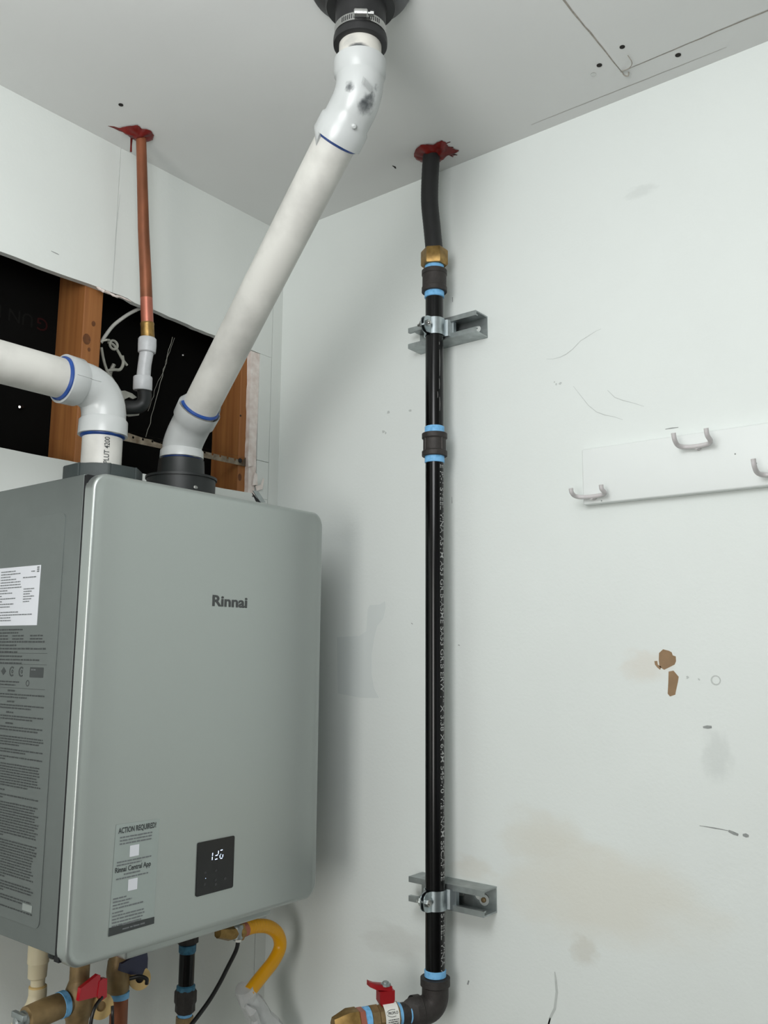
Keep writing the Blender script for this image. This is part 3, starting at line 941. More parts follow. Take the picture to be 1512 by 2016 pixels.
def blob(name, outline, h, label, seed):
    cx = sum(p[0] for p in outline) / len(outline)
    cy = sum(p[1] for p in outline) / len(outline)
    bm = bmesh.new()
    rings = []
    K = 6
    # densify
    pts = []
    n = len(outline)
    for i in range(n):
        a, b = outline[i], outline[(i + 1) % n]
        for k in range(4):
            t = k / 4
            pts.append((a[0] + (b[0] - a[0]) * t, a[1] + (b[1] - a[1]) * t))
    for k in range(K):
        f = 1 - k / K
        hh = h * sqrt(1 - f * f * .98)
        rg = []
        for i, (x, y) in enumerate(pts):
            j = 1 + (.05 * noise.noise(V((x * 300, y * 300, seed))) if k < 3 else 0)
            px, py = cx + (x - cx) * f * j, cy + (y - cy) * f * j
            z = hh * (1 + .5 * noise.noise(V((px * 90, py * 90, seed + 3))))
            rg.append(bm.verts.new(V((px, py, CEIL - max(z, .0004)))))
        rings.append(rg)
    m_ = len(pts)
    for a, b in zip(rings, rings[1:]):
        for s in range(m_): bm.faces.new((a[s], a[(s + 1) % m_], b[(s + 1) % m_], b[s]))
    bm.faces.new(rings[-1])
    bm.faces.new(rings[0][::-1])
    t = thing(name, label, 'sealant', (cx, cy, CEIL))
    obj('bead', bm, M_SEAL, t, sharp=1.2)
    return t


s1 = blob('firestop_sealant', [(-0.4845, -0.0537), (-0.4781, -0.0706), (-0.4725, -0.0825), (-0.4694, -0.0899), (-0.4627, -0.0885), (-0.4574, -0.0853), (-0.4507, -0.0919), (-0.4425, -0.0945), (-0.4299, -0.0868), (-0.4221, -0.0726), (-0.4238, -0.0598), (-0.43, -0.0482), (-0.4393, -0.0468), (-0.4499, -0.0472), (-0.456, -0.0476), (-0.4651, -0.0483), (-0.4758, -0.0514)], .009, 'dark red sealant smeared round copper pipe at ceiling', 1)
obj('smear', prism([(-0.4995, -0.043), (-0.4914, -0.0505), (-0.4818, -0.0538), (-0.4706, -0.048), (-0.4775, -0.0458), (-.487, -.0455)], [], C3, .0004), M_SEAL, s1)
obj('drip', tube([(-0.4515, -0.0480, CEIL - .002), (-0.4515, -0.0480, CEIL - .018), (-0.4510, -0.0478, CEIL - .030)], [.0022, .0016, .002], 8), M_SEAL, s1)
s2 = blob('firestop_sealant', [(-0.0845, -0.4303), (-0.0961, -0.4437), (-0.1012, -0.4603), (-0.0972, -0.47), (-0.0873, -0.4783), (-0.0897, -0.4883), (-0.0891, -0.4975), (-0.0816, -0.502), (-0.0666, -0.4985), (-0.059, -0.5017), (-0.0498, -0.5023), (-0.0428, -0.5073), (-0.0394, -0.5036), (-0.0457, -0.4968), (-0.0475, -0.4897), (-0.0425, -0.4793), (-0.037, -0.4656), (-0.0326, -0.4539), (-0.033, -0.4427), (-0.0399, -0.4302), (-0.051, -0.4266), (-0.0644, -0.4233), (-0.0741, -0.4246)], .011, 'dark red sealant blob round black hose at ceiling', 5)
for k in range(9):
    a = rs.uniform(3.6, 6.0)
    L0, L1 = .030, rs.uniform(.036, .048)
    obj('fleck', ribbon([(-.066 + L0 * cos(a), -.466 + L0 * sin(a)), (-.066 + L1 * cos(a + .1), -.466 + L1 * sin(a + .1))], .0040, C3, .0004), M_SEAL, s2)

# ------------------------------------------------------------------ copper pipe
cp = thing('copper_pipe', 'brown copper pipe dropping from ceiling to grey plastic coupling at wall opening', 'pipe', (-.4445, -.0650, CEIL))
K0, K1 = V((-.4445, -.0660, CEIL)), V((-.3980, -.0520, 2.0895))
dK = (K1 - K0).normalized()
obj('tube', tube([K0 + Zv * .01, K0.lerp(K1, .25), K0.lerp(K1, .5) + V((-.001, 0, 0)), K0.lerp(K1, .75), K0.lerp(K1, .86)], [.0092, .0097, .0103, .0108, .0111], 28), M_COPPER, cp)
obj('bright_end', tube([K0.lerp(K1, .86), K1 + dK * .004], [.0111, .0113], 28), M_COPPERB, cp, 'cleaned pinkish copper end')
obj('brass_coupling', tube([K1 - dK * .004, K1 - dK * .002, K1 + dK * .0005, K1 + dK * .002, K1 + dK * .028], [.0118, .0126, .0126, .0122, .0124], 28), M_BRASS, cp)
obj('union_nut', tube([V((-.3948, -.05, 2.0645)), V((-.3948, -.05, 2.0625)), V((-.3945, -.05, 2.052)), V((-.3945, -.05, 2.0375)), V((-.3945, -.05, 2.0360))], [.0150, .0165, .0168, .0162, .0145], 24), M_PEX, cp)
obj('plastic_tube', tube([V((-.3945, -.05, 2.04)), V((-.3950, -.046, 2.015)), V((-.3935, -.042, 1.99))], [.0128, .0122, .0128], 24), M_PEX, cp)
obj('lower_nut', hexa((-.3930, -.0400, 1.9935), (.06, .05, -1), .0175, (0, .026), seg=14), M_PEX, cp)
obj('black_elbow', tube(spline([V((-.3895, -.0385, 1.974)), V((-.3850, -.037, 1.962)), V((-.3830, -.033, 1.9490)), V((-.3880, -.026, 1.9400)), V((-.398, -.012, 1.9385)), V((-.405, .006, 1.9400))], 5), [.0125] * 12 + [.0128] * 14, 20), M_BLKPL, cp)

# white bracket plate behind the elbow, cables and clips in the cavity
bp_ = thing('pipe_bracket', 'pale slotted bracket plate behind black plastic elbow in wall opening', 'bracket', (-.39, .02, 1.95))
ou = [(-.030, .006), (-.022, .018), (-.006, .024), (.010, .022), (.020, .016), (.012, .010), (.004, .012), (-.006, .004), (-.006, -.010), (.004, -.018), (.020, -.018), (.030, -.012), (.026, -.024), (.006, -.032), (-.014, -.030), (-.026, -.018), (-.032, -.004)]
obj('plate', prism([(-.385 + a * 1.05, 1.9570 + b * .85) for a, b in ou], [], lambda u, v, w: V((u, .016 + w, v)), .003), M_CLIP, bp_)
w1 = thing('cable', 'white cable curving over the top edge into wall opening by stud', 'cable', (-.44, .03, 2.07))
obj('sheath', tube(spline([(-.352, .028, 2.158), (-.370, .03, 2.145), (-.3917, .03, 2.1262), (-.4150, .03, 2.1015), (-.4300, .03, 2.078), (-.4370, .034, 2.062)], 6), .0034, 12), M_WIRE, w1)
w2 = thing('cable', 'pale cable hanging below metal clips towards bracket plate in wall opening', 'cable', (-.39, .06, 1.99))
obj('sheath', tube(spline([(-.395, .05, 2.035), (-.3990, .055, 2.018), (-.3980, .055, 2.000), (-.3880, .05, 1.982), (-.3830, .03, 1.966)], 6), .0038, 12), M_CLIP, w2)
for lab, pts, hd in (('upper metal spring clip on stud side in wall opening', [(-.424, .03, 2.066), (-.412, .03, 2.064), (-.400, .032, 2.055), (-.388, .034, 2.043), (-.376, .036, 2.035)], (-.412, .03, 2.064)),
                     ('lower metal spring clip on stud side in wall opening', [(-.438, .03, 2.052), (-.430, .032, 2.030), (-.420, .034, 2.012), (-.405, .036, 1.998), (-.393, .038, 1.986)], (-.4200, .034, 2.012))):
    ct = thing('spring_clip', lab, 'clip', pts[0])
    obj('bar', tube(spline(pts, 4), .0026, 8), M_CLIP, ct)
    if hd[2] > 2.05:
        obj('ring', tube([V(hd) + V((.0085 * cos(a), 0, .0085 * sin(a))) for a in [k * 2 * pi / 14 for k in range(15)]], .0025, 6), M_CLIP, ct)
    else:
        obj('arm', tube(spline([V((-.4200, .034, 2.012)), V((-.405, .034, 2.018)), V((-.392, .034, 2.022)), V((-.386, .034, 2.036)), V((-.389, .034, 2.050))], 4), .003, 8), M_CLIP, ct)
wn = thing('wire_nub', 'bare wire end poking out by upper stud edge', 'wire', (-.444, .005, 2.06))
obj('end', tube([(-.452, .010, 2.055), (-.446, .002, 2.058), (-.438, .006, 2.060)], [.0012, .0022, .003], 8), M_CLIP, wn)
wt = thing('loose_wire', 'thin dangling wires hanging in wall opening right of copper pipe', 'wire', (-.26, .05, 1.93))
for off, r in ((0, .0006), (.006, .0004)):
    pts = []
    for k in range(16):
        t = k / 15
        pts.append((-.262 - .052 * t + off * (1 - t) + 0.005 * noise.noise(V((k * .9, off * 100, 0))), .05, 2.128 - .22 * t * (1 - off * 40)))
    obj('strand', tube(pts, r, 6), M_CLIP, wt)
nl = thing('nail', 'bright nail tip poking through dark sheathing above slanted pipe', 'nail', (-.205, .07, 2.10))
obj('shank', tube([(-.214, .075, 2.108), (-.200, .09, 2.116)], [.0018, .0026], 8), M_STEEL, nl)
n2 = thing('nail', 'bright nail tip poking through dark sheathing below intake pipe', 'nail', (-.53, .08, 1.93))
obj('shank', tube([(-.556, .090, 1.921), (-.545, .1, 1.925)], [.0022, .0030], 8), M_STEEL, n2)

# perforated strap across the studs
sp = thing('perforated_strap', 'perforated metal strap running level across studs behind vent pipes', 'strap', (-.25, .0, 1.89))
def strap(a, b, zc0, zc1, n, seed):
    rnd = random.Random(seed)
    holes = [circle(a + (b - a) * (i + .5) / n, 0, .0026, 8) for i in range(n)]
    ol = [(a, -.0095), (b, -.0095), (b, .0095), (a, .0095)]
    def to3(u, v, w):
        t = (u - a) / (b - a)
        return V((u, .0105 - w - .006 * sin(pi * t), zc0 + (zc1 - zc0) * t + v))
    obj('band', prism(ol, holes, to3, .001), M_PLAST, sp)
strap(-.405, -.088, 1.8890, 1.8925, 15, 1)
obj('screw', lathe([(.005, 0), (.005, .002), (.003, .003)], (-.105, .009, 1.8925), (0, -1, 0), 10), M_BLACK, sp)

# ------------------------------------------------------------------ gas line on the right wall
GX, GY = -0.058, -0.4599
G = V((GX, GY, 0))
gh = thing('gas_hose', 'black corrugated gas hose bending down from ceiling to brass nut', 'hose', (GX, GY, 2.19))
hp_ = spline([(-.0665, -.4600, CEIL + .005), (-.066, -.4555, 2.385), (-.064, -.4535, 2.34), (-.0605, -.4560, 2.295), (-.0585, -.4595, 2.25), (GX, GY, 2.235)], 14)
obj('hose', tube(hp_, [.0163 + .0003 * (i % 2) for i in range(len(hp_))], 28), M_HOSE, gh)
obj('brass_nut', hexa((GX, GY, 2.2135), Zv, .0255, (0, .0315)), M_BRASS, gh, 'hexagonal brass nut')

gp = thing('gas_pipe', 'glossy black steel gas pipe standing upright in front of right wall', 'pipe', (GX, GY, .96))


def tape(z0, z1, r=.0180, m=M_TAPE, par=None):
    obj('thread_sealant', lathe([(.0166, 0), (r, .001), (r, (z1 - z0) - .001), (.0166, z1 - z0)], (GX, GY, z0), Zv, 28, caps=False), m, par or gp, 'light blue thread sealant')


def coupling(z0, z1, r=.0232, rb=.0208, par=None, ribs=True):
    h = z1 - z0
    o = obj('coupling', lathe([(.0170, 0), (r - .001, 0), (r, .001), (r, .009), (r - .001, .010), (rb, .0115), (rb, h - .0115), (r - .001, h - .010), (r, h - .009), (r, h - .001), (r - .001, h), (.0170, h)], (GX, GY, z0), Zv, 36, caps=False), M_IRON, par or gp, 'dark malleable iron coupling')
    if ribs:
        for a in (-.95, .7):
            t = C_ - G
            t.z = 0
            t.normalize()
            s = Zv.cross(t)
            n = t * cos(a) + s * sin(a)
            p = G + n * (rb - .0005)
            obj('rib', tube([p + Zv * (z0 + .006), p + Zv * (z1 - .006)], .0018, 6), M_IRON, o)
    return o


coupling(2.1610, 2.2045, .0238, .0226, ribs=False)
tape(2.2035, 2.2140)
tape(2.1500, 2.1620, .0185)
obj('pipe_section', tube([(GX, GY, 2.155), (GX, GY, 1.885)], .0167, 36), M_BPIPE, gp)
tape(1.8890, 1.9030)
coupling(1.8470, 1.8900)
tape(1.8350, 1.8480)
obj('pipe_section', tube([(GX, GY, 1.840), (GX, GY, .965)], .0167, 36), M_BPIPE, gp)
tape(.9640, .9755, .0182)
wrap_text('E PI-1 STEEL VINA ASTM A53 GR.B-ASME SA53 GR.B ERW 1" X 3.38 X 6.4M 545-70 VIETNAM SSCAF SE', (GX, GY, 1.8300), Zv, .0167, .62, .0088, .712, M_PPRINT, gp, 0, True, bold=.006)
wrap_text('STEEL VINA A', (GX, GY, 1.0660), Zv, .0167, .62, .0088, .098, M_PPRINT, gp, 0, True, bold=.006)
for z, side, L in ((1.990, .55, .020), (1.965, .35, .012), (1.955, .6, .026), (2.060, .55, .006), (2.045, .6, .05)):
    t = C_ - G
    t.z = 0
    t.normalize()
    s = Zv.cross(t)
    n = t * cos(side) + s * sin(side)
    p = G + Zv * z + n * .0168
    obj('scratch', tube([p, p - Zv * L * .5 + s * .0004, p - Zv * L], [.0002, .0004, .0002], 5), M_SCRATCH, gp)

# elbow at the foot, nipple
DV = V((-sin(radians(62)), cos(radians(62)), 0))
EC = V((GX, GY, .9150))
path = elbow_path(EC, -Zv, DV, .0490, .0420, .024)
a, b = path[0], path[-1]
Pth = [a - Zv * .006, a, a, a - Zv * .001, a - Zv * .013, a - Zv * .015] + path[1:-1] + [b - DV * .015, b - DV * .013, b - DV * .001, b, b, b - DV * .006]
Rr = [.0170, .0170, .0240, .0248, .0248, .0222] + [.0222] * (len(path) - 2) + [.0222, .0248, .0248, .0240, .0170, .0170]
obj('elbow', tube(Pth, Rr, 36, False), M_IRON, gp, 'dark iron elbow')
x_, y_, d_ = frame(DV)
obj('nipple', tube([EC + DV * .035, EC + DV * .085], .0167, 28), M_IRON, gp)
for a0, a1 in ((.042, .0505), (.0640, .0735)):
    obj('thread_sealant', _lathe([(.0166, 0), (.0178, .001), (.0178, a1 - a0 - .001), (.0166, a1 - a0)], EC + DV * a0, DV, 28, None, False), M_TAPE, gp, 'light blue thread sealant')

# shut-off valve
gv = thing('gas_valve', 'brass gas shut-off valve with red handle and white paper tag below black pipe', 'valve', EC + DV * .1)
obj('body', _lathe([(.0180, .070), (.0212, .071), (.0212, .080), (.0190, .081), (.0205, .085), (.0218, .091), (.0205, .097), (.0190, .104), (.0212, .106), (.0212, .118), (.0180, .119)], EC, DV, 8, None, True), M_BRONZE, gv)
obj('stem', lathe([(.0075, 0), (.0075, .008)], EC + DV * .090 + Zv * .015, Zv, 12), M_BRONZE, gv)
hc = EC + DV * .090 + Zv * .0325
sD = Zv.cross(DV)
bm = bmesh.new()
prism([(-.010, -.010), (.010, -.010), (.0145, -.003), (.0145, .012), (-.0145, .012), (-.0145, -.003)], [], lambda u, v, w: hc + DV * u * .9 + Zv * (v - .004) + sD * (w - .008), .016, bm)
prism([(-.010, -.008), (.020, -.009), (.031, -.007), (.031, .006), (.020, .008), (-.010, .008)], [], lambda u, v, w: hc + DV * u * .85 + sD * (v - max(0, u - .005) * .35) + Zv * (.007 + w + max(0, u - .01) * .35), .0075, bm)
obj('handle', bm, M_REDM, gv, 'red metal handle')
obj('handle_nut', lathe([(.0085, 0), (.0085, .003), (.005, .004), (.005, .006), (.003, .007)], hc + Zv * .0145, Zv, 8), M_GALV, gv)
bmt = bmesh.new()
tcv = (C_ - (EC + DV * .095))
tcv = (tcv - DV * tcv.dot(DV)).normalized()
tsv = DV.cross(tcv)


def tagpt(u, v, w):
    """tag wrapped round the valve body: u along the pipe, v round it from the top"""
    a = .95 - v / .0232
    n = tcv * cos(a) - tsv * sin(a) * (1 if tsv.z < 0 else -1)
    return EC + DV * (.0985 - u) + n * (.0232 + w)


g = [[bmt.verts.new(tagpt(u, v, 0)) for u in (0, .012, .024)] for v in [k * .004 for k in range(14)]]
for r0, r1 in zip(g, g[1:]):
    for i in range(2): bmt.faces.new((r0[i], r0[i + 1], r1[i + 1], r1[i]))
tg = obj('paper_tag', bmt, M_TAG, gv, 'white paper tag')
obj('printed_text', text_bm('PROFLO', lambda u, v, w: tagpt(.005 + u, .0205 - v, .0004), h=.0038, w=.017, bold=.02), M_PRINT, tg, smooth=False)
bmq = bmesh.new()
arc = [(.0125 + .0105 * cos(a), .0185 + .0052 * sin(a)) for a in [radians(60 + k * 20) for k in range(13)]]
for p, q in zip(arc, arc[1:]):
    bmq.faces.new([bmq.verts.new(tagpt(x, y, .0004)) for x, y in (p, q, (q[0], q[1] + .0007), (p[0], p[1] + .0007))])
print_lines(bmq, lambda u, v, w: tagpt(u, v, .0004), [(.004, .022, .0275, .0013), (.004, .022, .0305, .0013), (.004, .022, .0335, .0013), (.004, .02, .0365, .0013)], 31)
tag(obj('tag_print', bmq, M_PRINT, tg), kind='stuff')
obj('thread_sealant', _lathe([(.0166, 0), (.0195, .001), (.0195, .010), (.0166, .011)], EC + DV * .118, DV, 24, None, False), M_TAPE, gv)
obj('flare_adapter', _lathe([(.0175, .128), (.0200, .129), (.0200, .138), (.0165, .140)], EC, DV, 6, None, True), M_COPPERB, gv)
obj('flare_nut', _lathe([(.0190, .138), (.0215, .140), (.0215, .156), (.0150, .172), (.012, .18)], EC, DV, 6, None, True), M_BRASS, gv)

# ------------------------------------------------------------------ strut channels and pipe clamps
su = thing('strut_channel', 'short galvanized strut channel on right wall behind upper pipe clamp', 'strut', (0, -.463, 2.0925), 'strut channels behind the gas pipe')
prof = [(0, -.0206), (-.0413, -.0206), (-.0413, -.0112), (-.0345, -.0112), (-.0345, -.0137), (-.0388, -.0137), (-.0388, -.0181), (-.0025, -.0181), (-.0025, .0181), (-.0388, .0181), (-.0388, .0137), (-.0345, .0137), (-.0345, .0112), (-.0413, .0112), (-.0413, .0206), (0, .0206)]
# side walls and lips (the slotted back plate is a part of its own)
for s in (1, -1):
    p2 = [(0, .0206), (-.0413, .0206), (-.0413, .0112), (-.0345, .0112), (-.0345, .0137), (-.0388, .0137), (-.0388, .0181), (0, .0181)]
    obj('channel_side', prism([(x, z * s) for x, z in p2], [], lambda u, v, w: V((u, -.540 + w, 2.0925 + v)), .154), M_GALV, su, smooth=False)
slot = lambda c: [(c - .008 + .0065 * cos(a), .0065 * sin(a)) for a in [radians(90 + 22.5 * k) for k in range(9)]] + [(c + .008 + .0065 * cos(a), .0065 * sin(a)) for a in [radians(-90 + 22.5 * k) for k in range(9)]]
obj('back_plate', prism([(-.540, -.0181), (-.386, -.0181), (-.386, .0181), (-.540, .0181)], [slot(-.512), slot(-.462)], lambda u, v, w: V((-.0003 - w, u, 2.0925 + v)), .0024), M_GALV, su, smooth=False)
sl = dup(su, (0, -.0055, 1.0883 - 2.0925), 'short galvanized strut channel on right wall behind lower pipe clamp')
wsh = obj('washer', lathe([(.0035, 0), (.0095, 0), (.0095, .0015), (.0035, .0015)], (-.0028, -.5226, 1.0845), (-1, 0, 0), 24), M_WASH, sl)
obj('screw', lathe([(.0045, 0), (.0042, .003), (.002, .0042)], (-.0043, -.5226, 1.0845), (-1, 0, 0), 12), M_BRONZE, sl)

pc = thing('pipe_clamp', 'zinc two-piece pipe clamp holding black pipe to upper strut', 'clamp', (GX, GY, 2.0915), 'pipe clamps on the gas pipe')
for s in (1, -1):
    R0 = .0175
    pl = [(.0300, .0265, .013), (.0215, .0265, .013), (.0205, .0245, .0158), (.0140, .0205, .0158)]
    for k in range(9):
        a = radians(50 + (166 - 50) * k / 8)
        pl.append((R0 * cos(a), R0 * sin(a), .0160))
    pl += [(-.0205, .0034, .0160), (-.0240, .0026, .0158), (-.0290, .0026, .0150), (-.0335, .0026, .0125), (-.0365, .0026, .0085), (-.0375, .0026, .003)]
    bm = bmesh.new()
    pr = None
    n_ = len(pl)
    sec = []
    for i, (x, y, hh) in enumerate(pl):
        a_, b_ = pl[max(0, i - 1)], pl[min(n_ - 1, i + 1)]
        d = V((b_[0] - a_[0], b_[1] - a_[1])).normalized()
        o_ = V((-d.y, d.x))
        if o_.dot(V((x, y))) < 0 and i < 13: o_ = -o_
        if i >= 13: o_ = V((0, 1))
        q = []
        for (t, zz) in ((0, -hh), (.0018, -hh), (.0018, hh), (0, hh)):
            q.append(bm.verts.new(V((GX + x + o_.x * t, GY + (y + o_.y * t) * s, 2.0915 + zz))))
        sec.append(q)
    for p, q in zip(sec, sec[1:]):
        for k in range(4): bm.faces.new((p[k], p[(k + 1) % 4], q[(k + 1) % 4], q[k]))
    bm.faces.new(sec[0])
    bm.faces.new(sec[-1])
    obj('half_band', bm, M_ZINC, pc)
bo = obj('bolt', tube([(GX - .0290, GY - .012, 2.0915), (GX - .0290, GY + .016, 2.0915)], .0030, 10), M_STEEL, pc)
obj('bolt_head', hexa((GX - .0290, GY - .0044, 2.0915), (0, -1, 0), .0062, (0, .005)), M_STEEL, bo)
obj('nut', hexa((GX - .0290, GY + .0044, 2.0915), (0, 1, 0), .0070, (0, .0055)), M_STEEL, bo)
dup(pc, (0, 0, 1.0860 - 2.0915), 'zinc two-piece pipe clamp holding black pipe to lower strut')

# ------------------------------------------------------------------ hook rack
hr = thing('hook_rack', 'white painted board with wire coat hooks on right wall', 'coat rack', (0, -1.0, 1.737))
obj('board', box((-.0165, -1.72, 1.7375), (-.0002, -.7290, 1.8310), .0028), M_BOARD, hr)


def hook(y0, y1, z, h=.018, out=.026):
    """two prongs rising outwards from the ends of a short level bar"""
    x = -.0265
    p = spline([(x - out, y0, z + h), (x - out * .85, y0, z + h * .45), (x - out * .35, y0, z + .002), (x, y0 - .007, z), (x + .001, (y0 + y1) / 2, z - .001), (x, y1 + .007, z), (x - out * .35, y1, z + .002), (x - out * .85, y1, z + h * .45), (x - out, y1, z + h)], 6)
    o = obj('hook', tube(p, .0036, 12), M_HOOK, hr, 'painted double wire hook')
    obj('hook_post', tube([(-.014, (y0 + y1) / 2, z - .001), (x, (y0 + y1) / 2, z - .0015)], [.0052, .0042], 10), M_HOOK, o)
    return o


hook(-.8980, -.9470, 1.8085, h=.0180)
hook(-.7230, -.7755, 1.7490, h=.0125, out=.020)
hook(-1.0120, -1.0620, 1.7515, h=.0195, out=.029)
hook(-1.25, -1.30, 1.8085)
for y, z in ((-.762, 1.741), (-.9760, 1.7900), (-1.005, 1.772)):
    obj('paint_fleck', prism(circle(y, z, .0013, 7), [], lambda u, v, w: V((-.0165 - w, u, v)), .0003), M_SCUFF, hr)

# ------------------------------------------------------------------ plumbing below the heater
DO = V((.0216, .035, -.013))
cd = thing('drain_pipe', 'cream plastic condensate pipe under left corner of water heater', 'pipe', V((-.602, -.16, 1.0)) + DO)
obj('socket', lathe([(.0152, -.02), (.0152, .022), (.0138, .024), (.0131, .042), (.0110, .044)], V((-.603, -.16, 1.082)) + DO, -Zv, 20), M_CREAM, cd)
obj('neck', lathe([(.0100, 0), (.0100, .016)], V((-.6015, -.16, 1.041)) + DO, -Zv, 20), M_CREAM, cd)
obj('glue_ring', lathe([(.0108, 0), (.0125, .001), (.0125, .003), (.0108, .004)], V((-.601, -.16, 1.0285)) + DO, -Zv, 20), M_CAPC, cd)
obj('elbow', tube(spline([V(p) + DO for p in ((-.601, -.16, 1.026), (-.601, -.16, 1.012), (-.607, -.16, .998), (-.622, -.16, .985))], 6), [.0128] * 18 + [.0123], 20), M_CREAM, cd)
obj('tube', tube([V((-.615, -.16, .991)) + DO, V((-.70, -.16, .915)) + DO], .0111, 20), M_CREAM, cd)

hv = thing('hot_water_valve', 'brass service valve with bright red handle under water heater', 'valve', (-.541, -.17, 1.0))
obj('neck', lathe([(.0185, 0), (.0195, .004), (.0195, .012), (.0140, .016), (.0140, .045)], (-.5415, -.17, 1.066), -Zv, 20), M_BRONZE, hv)
obj('body', lathe([(.0140, 0), (.0185, .012), (.0205, .022), (.0205, .045), (.016, .056), (.0150, .10)], (-.541, -.17, 1.024), -Zv, 20), M_BRONZE, hv)
dT = (V((-.633, -.172, .993)) - V((-.545, -.168, .9965))).normalized()
obj('side_branch', _lathe([(.015, 0), (.0155, .022), (.0172, .024), (.0178, .050), (.0172, .064), (.0165, .078), (.013, .080)], V((-.545, -.168, .9965)), dT, 20, None, True), M_BRONZE, hv)
obj('thread_sealant', _lathe([(.0150, .016), (.0182, .017), (.0182, .026), (.0150, .027)], V((-.545, -.168, .9965)), dT, 20, None, False), M_TAPE, hv)
rp = obj('relief_plug', _lathe([(.0125, .079), (.0125, .083), (.007, .084), (.007, .094), (.004, .096)], V((-.545, -.168, .9965)), dT, 12, None, True), M_GALV, hv)
obj('plug_tab', box((-.639, -.190, .998), (-.632, -.160, 1.006), .001), M_GALV, rp)
obj('branch_drop', tube([(-.600, -.170, .995), (-.600, -.170, .90)], .0130, 18), M_BRONZE, hv)
bm = bmesh.new()
prism([(-.021, -.010), (-.019, .004), (.008, .012), (.012, .010), (.012, -.006), (.018, -.008), (.018, -.014), (.008, -.014)], [], lambda u, v, w: V((-.541 + u * 1.15, -.196 - w + u * .2, 1.020 + v * 1.15)), .007, bm)
prism([(.008, -.012), (.010, .004), (.016, .006), (.023, .004), (.024, -.018), (.016, -.020)], [], lambda u, v, w: V((-.541 + u * 1.15, -.194 - w + u * .2, 1.019 + v * 1.15)), .010, bm)
obj('handle', bm, M_RED, hv, 'bright red plastic handle')
tdir = (V((-.95, -1.0, 1.15)) - V((-.505, -.17, .977))).normalized()
cpd = obj('service_cap', _lathe([(.014, -.018), (.0178, -.016), (.0178, 0), (.0155, .001), (.0070, .0012), (.0068, -.006)], V((-.514, -.187, .9830)), tdir, 20, None, False), M_CAPC, hv, 'cream plastic cap')
obj('cap_core', _lathe([(.0001, -.004), (.0069, -.004)], V((-.514, -.187, .9830)), tdir, 16, None, False), M_BRONZE, cpd)
obj('cap_strap', tube(spline([(-.522, -.200, 1.001), (-.536, -.203, .990), (-.541, -.203, .968), (-.538, -.200, .930)], 6), .0025, 8), M_CABLE, hv)
obj('cap_strap', tube(spline([(-.511, -.210, .988), (-.513, -.214, .978), (-.511, -.212, .958), (-.515, -.206, .930)], 6), .0022, 8), M_CABLE, hv)

cv = thing('cold_water_valve', 'brass service valve with dark blue handle and copper tail under water heater', 'valve', (-.459, -.15, 1.0))
obj('body', lathe([(.0135, 0), (.0135, .012), (.0165, .020), (.0180, .036), (.0170, .048), (.0175, .062), (.0150, .066)], (-.4600, -.15, 1.045), -Zv, 20), M_BRONZE, cv)
obj('thread_sealant', lathe([(.0135, 0), (.0150, .001), (.0150, .010), (.0135, .011)], (-.4562, -.15, .9800), -Zv, 20), M_TAPE, cv)
obj('copper_tail', tube([(-.4560, -.15, .975), (-.4540, -.15, .80)], .0135, 22), M_COPPER, cv, 'copper tail pipe')
obj('handle', prism([(-.026, .000), (-.024, .010), (.014, .018), (.022, .016), (.024, .006), (.024, -.014), (.016, -.016), (-.006, -.010)], [], lambda u, v, w: V((-.4450 + u, -.160 - w, 1.0160 + v)), .010), M_NAVY, cv, 'dark blue plastic handle')
t2 = (V((-.95, -1.0, 1.25)) - V((-.42, -.15, .99))).normalized()
cc = obj('service_cap', _lathe([(.013, -.016), (.0165, -.014), (.0165, 0), (.0140, .001), (.0065, .0012), (.0062, -.006)], V((-.4330, -.168, .9955)), t2, 20, None, False), M_CAPC, cv, 'cream plastic cap')
obj('cap_core', _lathe([(.0001, -.004), (.0063, -.004)], V((-.4330, -.168, .9955)), t2, 16, None, False), M_BLACK, cc)
obj('cap_strap', tube(spline([(-.455, -.172, 1.002), (-.444, -.182, 1.004), (-.436, -.188, 1.000), (-.4335, -.186, .992)], 6), .0030, 8), M_CABLE, cv)

gi = thing('gas_inlet_pipe', 'short black gas nipple with iron union under middle of water heater', 'pipe', (-.268, -.08, .87))
GI = V((-.268, -.08, 0))
obj('bushing', lathe([(.016, 0), (.0185, .002), (.0185, .016), (.015, .018)], GI + Zv * 1.008, -Zv, 8), M_IRON, gi)
obj('thread_sealant', lathe([(.0133, 0), (.0152, .001), (.0150, .012), (.0133, .015)], GI + Zv * .990, -Zv, 24), M_TAPED, gi, 'dull blue thread sealant')
obj('nipple', tube([GI + Zv * 1.0, GI + Zv * .915], .0134, 28), M_BPIPE, gi)
obj('thread_sealant', lathe([(.0133, 0), (.0160, .002), (.0165, .012)], GI + Zv * .924, -Zv, 24), M_TAPED, gi, 'dull blue thread sealant')
obj('union', lathe([(.0165, 0), (.0192, .004), (.0192, .021), (.0172, .025), (.0172, .036), (.0145, .039)], GI + Zv * .917, -Zv, 8), M_IRON, gi)
obj('thread_sealant', lathe([(.0125, 0), (.0125, .008)], GI + Zv * .879, -Zv, 24), M_TAPE, gi, 'light blue thread sealant')
obj('valve_top', lathe([(.0145, 0), (.0150, .002), (.0150, .07)], GI + Zv * .873, -Zv, 8), M_BRONZE, gi)

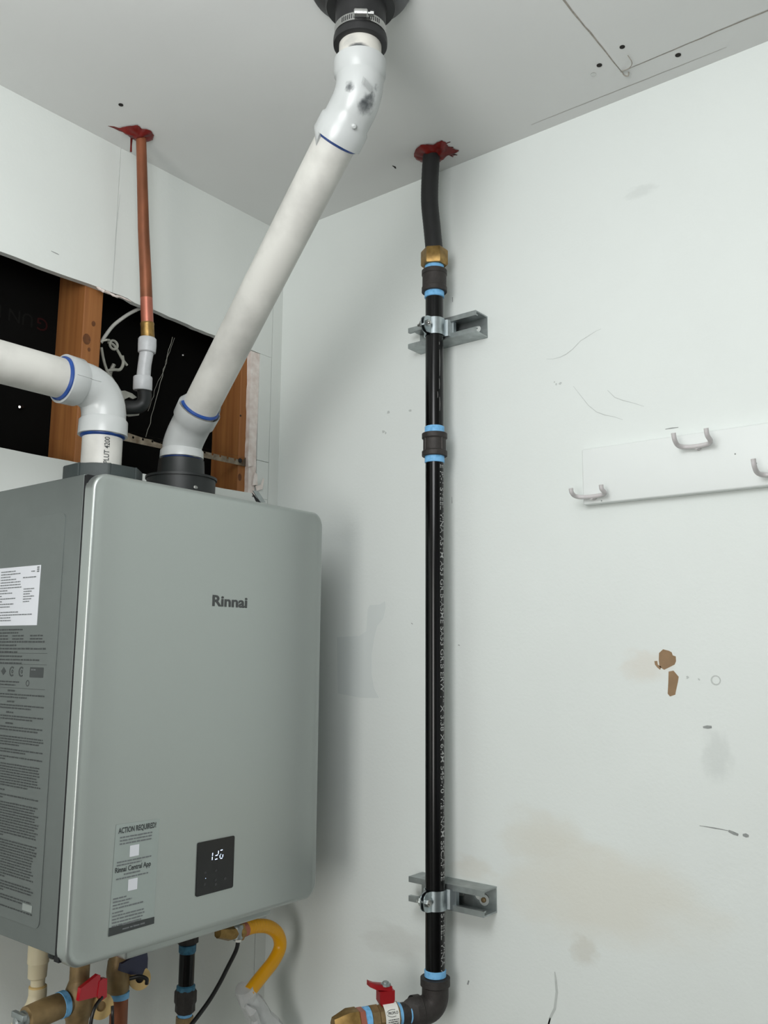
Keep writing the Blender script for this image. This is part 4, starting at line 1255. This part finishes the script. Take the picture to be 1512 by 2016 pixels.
yh = thing('yellow_gas_line', 'yellow jacketed flexible gas line looping under right end of water heater', 'hose', (-.11, -.12, .95))
yp = spline([(-.1700, -.12, 1.0005), (-.1422, -.12, .9990), (-.1110, -.12, .9905), (-.0870, -.12, .9725), (-.0800, -.12, .9490), (-.0955, -.12, .9280), (-.1230, -.12, .9105), (-.1560, -.12, .8900)], 16)
obj('hose', tube(yp, [.0121 + .0005 * sin(i * 1.9) * max(0, 1 - i / 60) for i in range(len(yp))], 22), M_YEL, yh)
obj('copper_ferrule', tube([(-.1685, -.12, 1.0000), (-.1800, -.12, 1.0000)], [.0125, .0130], 20), M_COPPERB, yh)
obj('brass_nut', hexa((-.1790, -.12, .9985), (-1, 0, .05), .0155, (0, .010)), M_BRASS, yh)
obj('tee_body', lathe([(.0085, 0), (.0105, .003), (.0105, .022), (.0075, .026)], (-.1900, -.122, 1.0120), -Zv, 12), M_GALV, yh)
obj('brass_tail', tube([(-.1930, -.12, .9990), (-.2080, -.12, 1.0010), (-.2350, -.12, 1.0080)], [.0110, .0120, .0090], 8), M_BRASS, yh)

bc = thing('bonding_cable', 'thin black cable sagging from brass fitting under water heater', 'cable', (-.197, -.13, .99))
obj('ferrule', lathe([(.0055, 0), (.0055, .004)], (-.1935, -.128, .9895), -Zv, 10), M_TAG, bc)
obj('sheath', tube(spline([(-.1935, -.128, .988), (-.2000, -.13, .9729), (-.2187, -.13, .9491), (-.2384, -.13, .9254), (-.2653, -.13, .9003), (-.32, -.13, .862)], 8), .0037, 10), M_CABLE, bc)

pw = thing('plastic_wrap', 'crumpled clear plastic sleeve wrapped round lower end of yellow gas line', 'wrap', (-.13, -.11, .86))
wp = [V((-.1640, -.114, .8985)), V((-.158, -.112, .888)), V((-.149, -.11, .876)), V((-.138, -.11, .862)), V((-.126, -.11, .846)), V((-.113, -.11, .830)), V((-.098, -.11, .812)), V((-.08, -.11, .79))]
obj('sleeve', tube(wp, [.0150, .0185, .0190, .0200, .0215, .022, .024, .026], 14, True, None, .35), M_WRAP, pw, sharp=.25)
obj('fold', tube([V((-.168, -.125, .872)), V((-.158, -.13, .86)), V((-.146, -.128, .845)), V((-.14, -.128, .82))], [.004, .009, .010, .012], 8, True, None, .5), M_WRAP, pw, sharp=.25)
